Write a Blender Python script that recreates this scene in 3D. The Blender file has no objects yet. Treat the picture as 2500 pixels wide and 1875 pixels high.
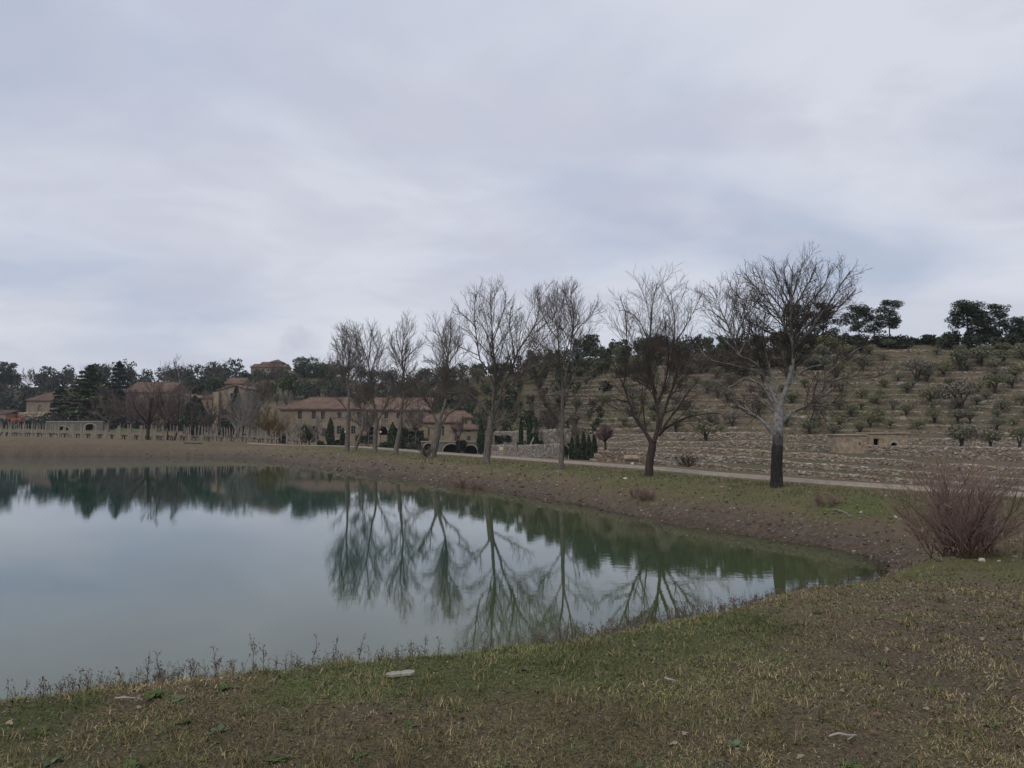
import bpy, math
import numpy as np
from mathutils import Vector

rng = np.random.default_rng(11)
scene = bpy.context.scene
C = scene.collection
pi = math.pi
R = math.radians

# ------------------------------------------------------------------ camera
F, UC, VC, VH, H = 1900.0, 1250.0, 937.5, 1040.0, 4.0
PITCH = math.atan((VH - VC) / F)
cam_data = bpy.data.cameras.new('camera')
cam = bpy.data.objects.new('camera', cam_data)
C.objects.link(cam)
cam.location = (0, 0, H)
cam.rotation_euler = (pi / 2 + PITCH, 0, 0)
cam_data.sensor_fit = 'HORIZONTAL'
cam_data.sensor_width = 36
cam_data.lens = 36 * F / 2500
cam_data.clip_start = 0.05
cam_data.clip_end = 20000
scene.camera = cam

# ------------------------------------------------------------------ light
SUN_EL, SUN_AZ = R(48), R(215)
sun_data = bpy.data.lights.new('sun', 'SUN')
sun_data.energy = 1.5
sun_data.angle = R(50)
sun_data.color = (1.0, 0.96, 0.9)
sun = bpy.data.objects.new('sun', sun_data)
C.objects.link(sun)
sd_ = Vector((math.sin(SUN_AZ) * math.cos(SUN_EL), math.cos(SUN_AZ) * math.cos(SUN_EL), math.sin(SUN_EL)))
sun.rotation_euler = sd_.to_track_quat('Z', 'Y').to_euler()

world = bpy.data.worlds.new('World')
scene.world = world
world.use_nodes = True
wt = world.node_tree
wt.nodes.clear()


def wn(kind, **kw):
    n = wt.nodes.new(kind)
    for k, v in kw.items():
        setattr(n, k, v)
    return n


def wl(a, b):
    wt.links.new(a, b)


def wmath(op, a, b=None, clamp=False):
    n = wn('ShaderNodeMath', operation=op, use_clamp=clamp)
    for i, x in enumerate((a, b)):
        if x is None:
            continue
        if isinstance(x, (int, float)):
            n.inputs[i].default_value = x
        else:
            wl(x, n.inputs[i])
    return n.outputs[0]


def wmix(f, a, b):
    n = wn('ShaderNodeMix', data_type='RGBA')
    if isinstance(f, (int, float)):
        n.inputs[0].default_value = f
    else:
        wl(f, n.inputs[0])
    for i, x in ((6, a), (7, b)):
        if isinstance(x, tuple):
            n.inputs[i].default_value = (*x, 1)
        else:
            wl(x, n.inputs[i])
    return n.outputs[2]


out = wn('ShaderNodeOutputWorld')
bg = wn('ShaderNodeBackground')
wl(bg.outputs[0], out.inputs[0])
tc = wn('ShaderNodeTexCoord')
sky = wn('ShaderNodeTexSky', sky_type='NISHITA', sun_disc=False, sun_elevation=SUN_EL, sun_rotation=SUN_AZ)
sky.air_density = 1.2
sky.dust_density = 2.0
skyc = wn('ShaderNodeMix', data_type='RGBA', blend_type='MULTIPLY')
skyc.inputs[0].default_value = 1
wl(sky.outputs[0], skyc.inputs[6])
skyc.inputs[7].default_value = (0.1, 0.1, 0.1, 1)
sep = wn('ShaderNodeSeparateXYZ')
wl(tc.outputs['Generated'], sep.inputs[0])
zc = wmath('MAXIMUM', sep.outputs[2], 0.0)
zz = wmath('ADD', zc, 0.13)
px_ = wmath('DIVIDE', sep.outputs[0], zz)
py_ = wmath('DIVIDE', sep.outputs[1], zz)
comb = wn('ShaderNodeCombineXYZ')
wl(px_, comb.inputs[0]); wl(py_, comb.inputs[1])


def cloud_noise(scale, detail, rough, off, dist=0.4):
    mp = wn('ShaderNodeMapping')
    mp.inputs['Location'].default_value = off
    wl(comb.outputs[0], mp.inputs[0])
    n = wn('ShaderNodeTexNoise')
    n.inputs['Scale'].default_value = scale
    n.inputs['Detail'].default_value = detail
    n.inputs['Roughness'].default_value = rough
    n.inputs['Distortion'].default_value = dist
    wl(mp.outputs[0], n.inputs['Vector'])
    return n.outputs[0]


def wramp(x, a, b):
    n = wn('ShaderNodeMapRange', interpolation_type='SMOOTHSTEP')
    wl(x, n.inputs[0])
    n.inputs[1].default_value = a
    n.inputs[2].default_value = b
    return n.outputs[0]


c1 = wramp(cloud_noise(0.55, 5, 0.5, (3.1, 1.7, 0)), 0.36, 0.60)
c2 = wramp(cloud_noise(1.3, 6, 0.55, (8.3, 4.2, 2)), 0.42, 0.62)
c3 = wramp(cloud_noise(1.7, 5, 0.5, (1.3, 7.7, 5), 0.5), 0.48, 0.8)
base = wmix(c1, (0.440, 0.510, 0.650), (0.680, 0.708, 0.795))
base = wmix(wmath('MULTIPLY', c2, 0.6), base, (0.530, 0.548, 0.655))
base = wmix(wmath('MULTIPLY', c3, 0.5), base, (0.70, 0.725, 0.80))
hz = wn('ShaderNodeMapRange')
wl(zc, hz.inputs[0])
hz.inputs[1].default_value = 0.0; hz.inputs[2].default_value = 0.20
hz.inputs[3].default_value = 1.0; hz.inputs[4].default_value = 0.0
base = wmix(wmath('MULTIPLY', hz.outputs[0], 0.55), base, (0.715, 0.730, 0.790))


def puff(ax, az, rad, col, amt):
    """a small separate cumulus standing in one direction of the overcast"""
    global base
    d = Vector((ax, 1, az)).normalized()
    vd = wn('ShaderNodeVectorMath', operation='DISTANCE')
    nz = wn('ShaderNodeTexNoise')
    nz.inputs['Scale'].default_value = 75
    nz.inputs['Detail'].default_value = 5
    wl(tc.outputs['Generated'], nz.inputs['Vector'])
    wl(tc.outputs['Generated'], vd.inputs[0])
    vd.inputs[1].default_value = d
    dd = wmath('ADD', vd.outputs['Value'], wmath('MULTIPLY', nz.outputs[0], rad * 1.5))
    m = wramp(dd, rad * 2.0, rad * 1.1)
    base = wmix(wmath('MULTIPLY', m, amt), base, col)


puff((722 - UC) / F, (VH - 824) / F, 0.016, (0.50, 0.54, 0.64), 0.4)
puff((748 - UC) / F, (VH - 836) / F, 0.020, (0.50, 0.54, 0.64), 0.4)
puff((702 - UC) / F, (VH - 845) / F, 0.014, (0.52, 0.56, 0.65), 0.35)
fin = wmix(0.95, skyc.outputs[2], base)
wl(fin, bg.inputs[0])
bg.inputs[1].default_value = 0.82

vs = scene.view_settings
vs.view_transform = 'Standard'
vs.look = 'None'
vs.exposure = 0.32
vs.gamma = 1.0
vs.use_curve_mapping = False
scene.cycles.max_bounces = 6
scene.cycles.transparent_max_bounces = 8
scene.cycles.caustics_reflective = False
scene.cycles.caustics_refractive = False


# ------------------------------------------------------------------ helpers
def P(u, v, d):
    """world point at depth Y=d that photograph position (u, v) shows"""
    xc, yc = (u - UC) / F, (VC - v) / F
    ca, sa = math.cos(PITCH), math.sin(PITCH)
    y = ca - yc * sa
    z = sa + yc * ca
    return np.array((xc / y * d, d, H + z / y * d))


def sstep(a, b, x):
    t = np.clip((x - a) / (b - a), 0, 1)
    return t * t * (3 - 2 * t)


_perm = np.random.default_rng(5).random((256, 256))


def vnoise(x, y):
    x = np.asarray(x, float); y = np.asarray(y, float)
    xi = np.floor(x).astype(int); yi = np.floor(y).astype(int)
    fx = x - xi; fy = y - yi
    fx = fx * fx * (3 - 2 * fx); fy = fy * fy * (3 - 2 * fy)
    a = _perm[xi & 255, yi & 255]; b = _perm[(xi + 1) & 255, yi & 255]
    c = _perm[xi & 255, (yi + 1) & 255]; d = _perm[(xi + 1) & 255, (yi + 1) & 255]
    return (a * (1 - fx) + b * fx) * (1 - fy) + (c * (1 - fx) + d * fx) * fy - 0.5


def fbm(x, y, o=4):
    s = 0; a = 1.0; t = 0
    for i in range(o):
        s = s + a * vnoise(x * 2 ** i + 17.3 * i, y * 2 ** i + 9.1 * i)
        a *= 0.5
    return s


def mesh_obj(name, verts, faces, mat=None, parent=None, origin=None, smooth=False, cols=None):
    """faces: array (n,3|4) or list of arrays / lists"""
    verts = np.asarray(verts, float).reshape(-1, 3)
    if origin is not None:
        verts = verts - np.asarray(origin, float)
    me = bpy.data.meshes.new(name)
    if isinstance(faces, np.ndarray):
        n, k = faces.shape
        me.vertices.add(len(verts))
        me.vertices.foreach_set('co', verts.astype(np.float32).ravel())
        me.loops.add(n * k)
        me.loops.foreach_set('vertex_index', faces.astype(np.int32).ravel())
        me.polygons.add(n)
        me.polygons.foreach_set('loop_start', np.arange(0, n * k, k, dtype=np.int32))
        me.polygons.foreach_set('loop_total', np.full(n, k, dtype=np.int32))
        me.update(calc_edges=True)
    else:
        me.from_pydata([tuple(v) for v in verts], [], [list(map(int, f)) for f in faces])
        me.update()
    if smooth:
        me.polygons.foreach_set('use_smooth', np.ones(len(me.polygons), dtype=bool))
    if cols is not None:
        at = me.color_attributes.new('Col', 'FLOAT_COLOR', 'POINT')
        cc = np.ones((len(verts), 4), np.float32)
        cc[:, :cols.shape[1]] = cols
        at.data.foreach_set('color', cc.ravel())
    if mat is not None:
        me.materials.append(mat)
    o = bpy.data.objects.new(name, me)
    C.objects.link(o)
    if parent is not None:
        o.parent = parent
    return o


def tag(o, label=None, cat=None, group=None, kind=None):
    if label: o['label'] = label
    if cat: o['category'] = cat
    if group: o['group'] = group
    if kind: o['kind'] = kind
    return o


def thing(name, label, cat, loc, group=None, rz=0.0):
    o = bpy.data.objects.new(name, None)
    o.empty_display_size = 0.3
    C.objects.link(o)
    o.location = tuple(float(x) for x in loc)
    o.rotation_euler = (0, 0, rz)
    return tag(o, label, cat, group)


def copy_tree(o, parent=None):
    c = o.copy()
    C.objects.link(c)
    if parent is not None:
        c.parent = parent
    for ch in list(o.children):
        copy_tree(ch, c)
    return c


class MB:
    """collects boxes and polygons into one mesh"""
    def __init__(s):
        s.v = []; s.f = []

    def quad(s, *pts):
        n = len(s.v)
        s.v += [tuple(p) for p in pts]
        s.f.append(list(range(n, n + len(pts))))

    def box(s, a, b):
        x0, y0, z0 = a; x1, y1, z1 = b
        n = len(s.v)
        s.v += [(x0, y0, z0), (x1, y0, z0), (x1, y1, z0), (x0, y1, z0), (x0, y0, z1), (x1, y0, z1), (x1, y1, z1), (x0, y1, z1)]
        s.f += [[n + i for i in f] for f in ((0, 3, 2, 1), (4, 5, 6, 7), (0, 1, 5, 4), (1, 2, 6, 5), (2, 3, 7, 6), (3, 0, 4, 7))]

    def build(s, name, mat, parent=None, origin=None, smooth=False):
        return mesh_obj(name, s.v, s.f, mat, parent, origin, smooth)


def tubes(Pn, Rn, sides=5, cap=True):
    """Pn (N,K,3), Rn (N,K) -> verts, quads"""
    N, K, _ = Pn.shape
    T = np.gradient(Pn, axis=1)
    T /= np.linalg.norm(T, axis=2, keepdims=True) + 1e-9
    ref = np.where(np.abs(T[:, :1, 2:3]) > 0.85, np.array([[[1.0, 0, 0]]]), np.array([[[0, 0, 1.0]]]))
    ref = np.broadcast_to(ref, T.shape)
    A = np.cross(T, ref); A /= np.linalg.norm(A, axis=2, keepdims=True) + 1e-9
    B = np.cross(T, A)
    ang = np.arange(sides) * 2 * pi / sides
    ring = A[:, :, None, :] * np.cos(ang)[None, None, :, None] + B[:, :, None, :] * np.sin(ang)[None, None, :, None]
    V = Pn[:, :, None, :] + ring * Rn[:, :, None, None]
    V = V.reshape(-1, 3)
    i = np.arange(N)[:, None, None] * K * sides
    k = np.arange(K - 1)[None, :, None] * sides
    s = np.arange(sides)[None, None, :]
    s2 = (s + 1) % sides
    Fq = np.stack([i + k + s, i + k + s2, i + k + sides + s2, i + k + sides + s], axis=-1).reshape(-1, 4)
    return V, Fq


def merge(parts):
    vs_, fs_, n = [], [], 0
    for v, f in parts:
        vs_.append(v); fs_.append(f + n); n += len(v)
    return np.concatenate(vs_), np.concatenate(fs_)


def leaf_quads(cen, size, r=None, flat=0.0, up=0.0):
    """one small leaf clump face per centre, randomly turned; flat>0 lays them down"""
    r = r or rng
    n = len(cen)
    nrm = r.normal(size=(n, 3))
    nrm[:, 2] = nrm[:, 2] * (1 + flat * 3) + flat * np.sign(nrm[:, 2])
    nrm /= np.linalg.norm(nrm, axis=1, keepdims=True) + 1e-9
    a = np.cross(nrm, r.normal(size=(n, 3)))
    if up:
        a = a * (1 - up) + np.array([0, 0, 1.0]) * up
    a /= np.linalg.norm(a, axis=1, keepdims=True) + 1e-9
    b = np.cross(nrm, a)
    b /= np.linalg.norm(b, axis=1, keepdims=True) + 1e-9
    s = size * r.uniform(0.55, 1.3, (n, 1))
    w = s * r.uniform(0.35, 0.7, (n, 1))
    v = np.stack([cen - a * s, cen - b * w + a * s * r.uniform(-.3, .3, (n, 1)), cen + a * s, cen + b * w + a * s * r.uniform(-.3, .3, (n, 1))], axis=1).reshape(-1, 3)
    f = np.arange(4 * n).reshape(n, 4)
    return v, f


def in_ball(n, r=None, shell=0.0):
    r = r or rng
    d = r.normal(size=(n, 3)); d /= np.linalg.norm(d, axis=1, keepdims=True)
    rad = r.random((n, 1)) ** (1 / 3)
    if shell:
        rad = shell + (1 - shell) * rad
    return d * rad


# ------------------------------------------------------------------ materials
def new_mat(name):
    m = bpy.data.materials.new(name)
    m.use_nodes = True
    nt = m.node_tree
    nt.nodes.clear()
    o = nt.nodes.new('ShaderNodeOutputMaterial')
    b = nt.nodes.new('ShaderNodeBsdfPrincipled')
    nt.links.new(b.outputs[0], o.inputs[0])
    b.inputs['Specular IOR Level'].default_value = 0.2
    return m, nt, b


def nnoise(nt, scale, detail=5, rough=0.6, coord='Object', stretch=None, off=None):
    tcn = nt.nodes.new('ShaderNodeTexCoord')
    n = nt.nodes.new('ShaderNodeTexNoise')
    n.inputs['Scale'].default_value = scale
    n.inputs['Detail'].default_value = detail
    n.inputs['Roughness'].default_value = rough
    if stretch or off:
        mp = nt.nodes.new('ShaderNodeMapping')
        if stretch: mp.inputs['Scale'].default_value = stretch
        if off: mp.inputs['Location'].default_value = off
        nt.links.new(tcn.outputs[coord], mp.inputs[0])
        nt.links.new(mp.outputs[0], n.inputs['Vector'])
    else:
        nt.links.new(tcn.outputs[coord], n.inputs['Vector'])
    return n.outputs[0]


def nramp(nt, x, stops):
    n = nt.nodes.new('ShaderNodeValToRGB')
    while len(n.color_ramp.elements) < len(stops):
        n.color_ramp.elements.new(0.5)
    for e, (p, c) in zip(n.color_ramp.elements, stops):
        e.position = p
        e.color = (*c, 1) if len(c) == 3 else c
    nt.links.new(x, n.inputs[0])
    return n.outputs[0]


def nmix(nt, f, a, b, mode='MIX'):
    n = nt.nodes.new('ShaderNodeMix')
    n.data_type = 'RGBA'; n.blend_type = mode
    for i, x in ((0, f), (6, a), (7, b)):
        if isinstance(x, (int, float)):
            n.inputs[i].default_value = x
        elif isinstance(x, tuple):
            n.inputs[i].default_value = (*x, 1)
        else:
            nt.links.new(x, n.inputs[i])
    return n.outputs[2]


def nmath(nt, op, a, b=None, clamp=False):
    n = nt.nodes.new('ShaderNodeMath')
    n.operation = op; n.use_clamp = clamp
    for i, x in enumerate((a, b)):
        if x is None: continue
        if isinstance(x, (int, float)): n.inputs[i].default_value = x
        else: nt.links.new(x, n.inputs[i])
    return n.outputs[0]


def nbump(nt, b, h, strength=0.5, dist=0.05):
    n = nt.nodes.new('ShaderNodeBump')
    n.inputs['Strength'].default_value = strength
    n.inputs['Distance'].default_value = dist
    nt.links.new(h, n.inputs['Height'])
    nt.links.new(n.outputs[0], b.inputs['Normal'])


def noise_mat(name, stops, scale, detail=6, rough=0.65, bump=0.5, dist=0.03, roughness=0.9, stretch=None, attr=False, attr_amt=1.0):
    m, nt, b = new_mat(name)
    x = nnoise(nt, scale, detail, rough, stretch=stretch)
    col = nramp(nt, x, stops)
    if attr:
        a = nt.nodes.new('ShaderNodeAttribute')
        a.attribute_name = 'Col'
        col = nmix(nt, attr_amt, col, a.outputs['Color'], 'MULTIPLY')
    nt.links.new(col, b.inputs['Base Color'])
    b.inputs['Roughness'].default_value = roughness
    if bump:
        nbump(nt, b, x, bump, dist)
    return m


def attr_mat(name, roughness=0.85, noise=0.25, scale=3.0, transl=0.0):
    """base colour comes from each piece's own colour"""
    m, nt, b = new_mat(name)
    a = nt.nodes.new('ShaderNodeAttribute')
    a.attribute_name = 'Col'
    x = nnoise(nt, scale, 4)
    g = nramp(nt, x, [(0.3, (1 - noise,) * 3), (0.7, (1 + noise,) * 3)])
    nt.links.new(nmix(nt, 1.0, a.outputs['Color'], g, 'MULTIPLY'), b.inputs['Base Color'])
    b.inputs['Roughness'].default_value = roughness
    return m


M = {}
M['bark_grey'] = noise_mat('bark_grey', [(0.3, (0.045, 0.038, 0.032)), (0.55, (0.12, 0.105, 0.09)), (0.75, (0.2, 0.18, 0.155))], 9, stretch=(1, 1, 0.25), bump=0.9, dist=0.04)
M['bark_dark'] = noise_mat('bark_dark', [(0.3, (0.018, 0.014, 0.012)), (0.6, (0.05, 0.04, 0.034)), (0.8, (0.09, 0.075, 0.06))], 10, stretch=(1, 1, 0.25), bump=0.9, dist=0.04)
M['bark_pale'] = noise_mat('bark_pale', [(0.3, (0.12, 0.11, 0.1)), (0.6, (0.3, 0.28, 0.255)), (0.8, (0.4, 0.38, 0.35))], 6, bump=0.6)
M['twig'] = noise_mat('twig', [(0.3, (0.065, 0.052, 0.044)), (0.7, (0.137, 0.111, 0.096))], 1.5, bump=0)
M['twig_dark'] = noise_mat('twig_dark', [(0.3, (0.047, 0.036, 0.031)), (0.7, (0.101, 0.078, 0.068))], 1.5, bump=0)
M['twig_rose'] = noise_mat('twig_rose', [(0.3, (0.085, 0.06, 0.055)), (0.7, (0.15, 0.11, 0.1))], 1.2, bump=0)
M['twig_pale'] = noise_mat('twig_pale', [(0.3, (0.11, 0.098, 0.085)), (0.7, (0.21, 0.19, 0.17))], 1.5, bump=0)
M['twig_gold'] = noise_mat('twig_gold', [(0.3, (0.10, 0.07, 0.025)), (0.7, (0.19, 0.135, 0.05))], 1.2, bump=0)
M['leaf'] = attr_mat('leaf', 0.75, 0.3, 1.5)
M['blade'] = attr_mat('blade', 0.8, 0.15, 6)
M['stone_attr'] = attr_mat('stone_attr', 0.95, 0.35, 9)
M['stone_grey'] = noise_mat('stone_grey', [(0.3, (0.061, 0.058, 0.052)), (0.5, (0.122, 0.113, 0.101)), (0.75, (0.196, 0.184, 0.165))], 2.6, bump=0.9, dist=0.12)
M['stone_tan'] = noise_mat('stone_tan', [(0.3, (0.13, 0.10, 0.072)), (0.5, (0.25, 0.195, 0.14)), (0.75, (0.36, 0.295, 0.215))], 2.2, bump=0.9, dist=0.12)
M['plaster_ochre'] = noise_mat('plaster_ochre', [(0.3, (0.19, 0.148, 0.10)), (0.7, (0.30, 0.24, 0.165))], 0.8, bump=0.3)
M['plaster_rose'] = noise_mat('plaster_rose', [(0.3, (0.14, 0.112, 0.082)), (0.7, (0.245, 0.198, 0.145))], 0.7, bump=0.3)
M['plaster_grey'] = noise_mat('plaster_grey', [(0.3, (0.11, 0.1, 0.088)), (0.7, (0.2, 0.18, 0.155))], 0.7, bump=0.3)
M['trim_stone'] = noise_mat('trim_stone', [(0.3, (0.216, 0.187, 0.144)), (0.7, (0.324, 0.288, 0.230))], 3, bump=0.3)
M['glass'] = noise_mat('glass', [(0.3, (0.012, 0.014, 0.018)), (0.7, (0.03, 0.034, 0.042))], 1, bump=0, roughness=0.15)
M['frame_wood'] = noise_mat('frame_wood', [(0.3, (0.09, 0.075, 0.06)), (0.7, (0.16, 0.14, 0.12))], 4, bump=0)
M['void_dark'] = noise_mat('void_dark', [(0.3, (0.012, 0.011, 0.01)), (0.7, (0.025, 0.022, 0.02))], 2, bump=0)
M['hedge'] = M['leaf']
M['orange'] = noise_mat('orange', [(0.3, (0.26, 0.05, 0.025)), (0.7, (0.36, 0.08, 0.04))], 2, bump=0, roughness=0.5)
M['rubber'] = noise_mat('rubber', [(0.3, (0.015, 0.015, 0.016)), (0.7, (0.035, 0.034, 0.033))], 5, bump=0.2)
M['post_wood'] = noise_mat('post_wood', [(0.3, (0.187, 0.155, 0.133)), (0.7, (0.356, 0.304, 0.265))], 5, stretch=(1, 1, 0.2), bump=0.4)
M['drift'] = noise_mat('drift', [(0.3, (0.17, 0.145, 0.115)), (0.55, (0.30, 0.27, 0.23)), (0.75, (0.42, 0.39, 0.34))], 14, stretch=(0.2, 1, 1), bump=0.6, dist=0.01)
M['white_paint'] = noise_mat('white_paint', [(0.3, (0.55, 0.54, 0.52)), (0.7, (0.75, 0.74, 0.72))], 3, bump=0)
M['yellow'] = noise_mat('yellow', [(0.3, (0.42, 0.36, 0.18)), (0.7, (0.55, 0.48, 0.26))], 3, bump=0)


def roof_mat():
    m, nt, b = new_mat('roof_tile')
    x = nnoise(nt, 0.55, 8, 0.75)
    y = nnoise(nt, 5.0, 3, 0.6)
    c = nramp(nt, x, [(0.3, (0.085, 0.064, 0.052)), (0.48, (0.165, 0.112, 0.088)), (0.62, (0.215, 0.15, 0.12)), (0.8, (0.22, 0.185, 0.15))])
    g = nramp(nt, y, [(0.35, (0.6, 0.58, 0.56)), (0.65, (1.15, 1.1, 1.05))])
    nt.links.new(nmix(nt, 1.0, c, g, 'MULTIPLY'), b.inputs['Base Color'])
    b.inputs['Roughness'].default_value = 0.9
    nbump(nt, b, y, 0.7, 0.1)
    return m


M['roof'] = roof_mat()


def poplar_mat():
    """white-grey poplar bark with black diamond scars; the old bark low on the trunk is black and fissured"""
    m, nt, b = new_mat('bark_poplar')
    tcn = nt.nodes.new('ShaderNodeTexCoord')
    sp = nt.nodes.new('ShaderNodeSeparateXYZ')
    nt.links.new(tcn.outputs['Object'], sp.inputs[0])
    n1 = nnoise(nt, 5, 6, 0.7)
    pale = nramp(nt, n1, [(0.33, (0.035, 0.032, 0.03)), (0.45, (0.17, 0.165, 0.155)), (0.7, (0.30, 0.29, 0.275))])
    n2 = nnoise(nt, 12, 6, 0.7, stretch=(1, 1, 0.2))
    dark = nramp(nt, n2, [(0.35, (0.010, 0.009, 0.009)), (0.62, (0.035, 0.031, 0.029)), (0.74, (0.14, 0.13, 0.12))])
    n3 = nnoise(nt, 2.2, 4, 0.6)
    h = nmath(nt, 'ADD', sp.outputs[2], nmath(nt, 'MULTIPLY', n3, -1.6))
    mr = nt.nodes.new('ShaderNodeMapRange')
    nt.links.new(h, mr.inputs[0])
    mr.inputs[1].default_value = 1.0; mr.inputs[2].default_value = 1.75
    nt.links.new(nmix(nt, mr.outputs[0], dark, pale), b.inputs['Base Color'])
    b.inputs['Roughness'].default_value = 0.9
    nbump(nt, b, n2, 0.9, 0.05)
    return m


M['bark_poplar'] = poplar_mat()


# ------------------------------------------------------------------ terrain functions
SHORE_PX = [(0, 1112), (200, 1113), (400, 1115), (600, 1119), (700, 1128), (800, 1142), (900, 1156), (1000, 1170), (1100, 1182), (1200, 1195),
            (1300, 1212), (1400, 1230), (1500, 1249), (1600, 1268), (1700, 1285), (1800, 1301), (1900, 1316), (2000, 1331), (2080, 1345), (2128, 1368), (2143, 1398)]
shore = [((u - UC) / F * (H * F / (v - VH)), H * F / (v - VH)) for u, v in SHORE_PX]
shore += [(8.7, 19.0), (6.4, 16.9), (4.3, 15.2), (2, 13.55), (0, 12.0), (-3, 10.0), (-6, 8.85), (-12, 7.3), (-25, 5), (-50, 8), (-85, 28), (-103, 60), (-98, 92), (-82, 104)]
shore = np.array(shore)


def catmull(p, n=5, closed=True):
    q = []
    N = len(p)
    for i in range(N if closed else N - 1):
        if closed:
            a, b, c, d = p[(i - 1) % N], p[i], p[(i + 1) % N], p[(i + 2) % N]
        else:
            a, b, c, d = p[max(i - 1, 0)], p[i], p[i + 1], p[min(i + 2, N - 1)]
        for t in np.arange(n) / n:
            q.append(0.5 * (2 * b + (c - a) * t + (2 * a - 5 * b + 4 * c - d) * t * t + (3 * b - a - 3 * c + d) * t ** 3))
    if not closed:
        q.append(p[-1])
    return np.array(q)


shore_f = catmull(shore, 3)


def seg_dist(X, Y, poly, closed):
    best = np.full(X.shape, 1e18); side = np.zeros(X.shape)
    inside = np.zeros(X.shape, bool)
    n = len(poly)
    for i in range(n if closed else n - 1):
        ax, ay = poly[i]; bx, by = poly[(i + 1) % n]
        dx, dy = bx - ax, by - ay
        L2 = dx * dx + dy * dy + 1e-12
        t = np.clip(((X - ax) * dx + (Y - ay) * dy) / L2, 0, 1)
        ex = X - ax - t * dx; ey = Y - ay - t * dy
        d2 = ex * ex + ey * ey
        m = d2 < best
        best = np.where(m, d2, best)
        if closed:
            if ay != by:
                cond = (ay > Y) != (by > Y)
                xi = ax + (Y - ay) / (by - ay) * dx
                inside ^= cond & (X < xi)
        else:
            side = np.where(m, dx * (Y - ay) - dy * (X - ax), side)
    d = np.sqrt(best)
    return (np.where(inside, -d, d)) if closed else np.where(side > 0, d, -d)


road_px = [(2490, 1208, 2.65), (2200, 1190, 2.68), (1900, 1169, 2.70), (1600, 1143.5, 2.78), (1400, 1129, 2.82), (1250, 1118, 2.86), (1130, 1110, 2.9), (1000, 1100, 2.95), (850, 1090, 3.0), (700, 1087, 3.0)]
road_pts = [((u - UC) / F * (dr * F / (v - VH)), dr * F / (v - VH)) for u, v, dr in road_px]
road_z = [H - r[2] for r in road_px]
road_line = np.array([(90, -60), (48, -10), (27, 18.5)] + road_pts + [(-60, 123.5), (-90, 125), (-300, 128)])
road_c = catmull(road_line, 4, False)

TREES_BASE = {'T7': (1896, 1188, 1.3), 'T6': (1586, 1162, 1.2), 'T5': (1370, 1146, 1.15), 'T4': (1187, 1131, 1.1), 'T3': (1054, 1116, 1.05),
              'T2b': (966, 1109, 1.0), 'T2': (915, 1105, 1.0), 'T1': (847, 1101, 1.0), 'T1b': (867, 1101, 1.0)}
TB = {}
for k_, (u, v, z) in TREES_BASE.items():
    d = (H - z) * F / (v - VH)
    TB[k_] = ((u - UC) / F * d, d, z)

ctrl = [(0, 0, 2.35), (-3.2, 4.9, 2.27), (-2.3, 5.4, 2.25), (-1.1, 6.05, 2.22), (1, 7.4, 2.12), (2.8, 8.95, 1.97), (4.1, 10.5, 1.82), (6.7, 13.4, 1.52), (9.3, 15.5, 1.40),
        (12.5, 20, 1.40), (5, 3, 2.35), (10, 8, 2.05), (-10, 2, 2.3), (-10, -8, 2.4), (10, -8, 2.5), (20, 12, 1.9), (16, 25, 1.45), (-73.7, 112, 2.4), (-62, 112, 2.05), (-53, 112, 1.66),
        (-43, 110, 1.42), (-31, 108, 1.25), (-110, 115, 2.6), (-125, 60, 2.6), (-60, -5, 2.3), (-60, 126, 1.75), (-75, 128, 2.2), (-45, 128, 1.5), (60, -40, 2.5), (-150, 150, 2.8), (40, 10, 1.8)]
ctrl += [(x, y, z) for (x, y), z in zip(road_pts, road_z)] + [TB[k] for k in ('T7', 'T6', 'T5', 'T4', 'T3', 'T2b', 'T1')]
ctrl = np.array(ctrl)


def _phi(r2):
    return np.sqrt(r2 + 4.0)


_A = _phi(((ctrl[:, None, :2] - ctrl[None, :, :2]) ** 2).sum(-1)) + np.eye(len(ctrl)) * 0.0
_n = len(ctrl)
_K = np.zeros((_n + 1, _n + 1)); _K[:_n, :_n] = _A; _K[:_n, _n] = 1; _K[_n, :_n] = 1
_w = np.linalg.solve(_K, np.append(ctrl[:, 2], 0))


def plateau(X, Y):
    s = np.full(X.shape, _w[-1])
    for (cx, cy, _), w in zip(ctrl, _w[:-1]):
        s = s + w * _phi((X - cx) ** 2 + (Y - cy) ** 2)
    return np.clip(s, 0.8, 3.0)


VU = [-900, 0, 600, 700, 850, 1000, 1150, 1440, 2000, 2450, 3600]
VZ = [1.9, 1.9, 1.4, 0.9, 0.0, -0.8, -1.4, 0.4, 0.3, 0.0, -0.5]
HU = np.array([-900, 0, 600, 1000, 1200, 1330, 1400, 1480, 1600, 1850, 2000, 2450, 3600.])
HD0 = np.array([240, 240, 200, 195, 165, 122, 92, 65, 61, 55, 52, 45, 41.])


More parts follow.
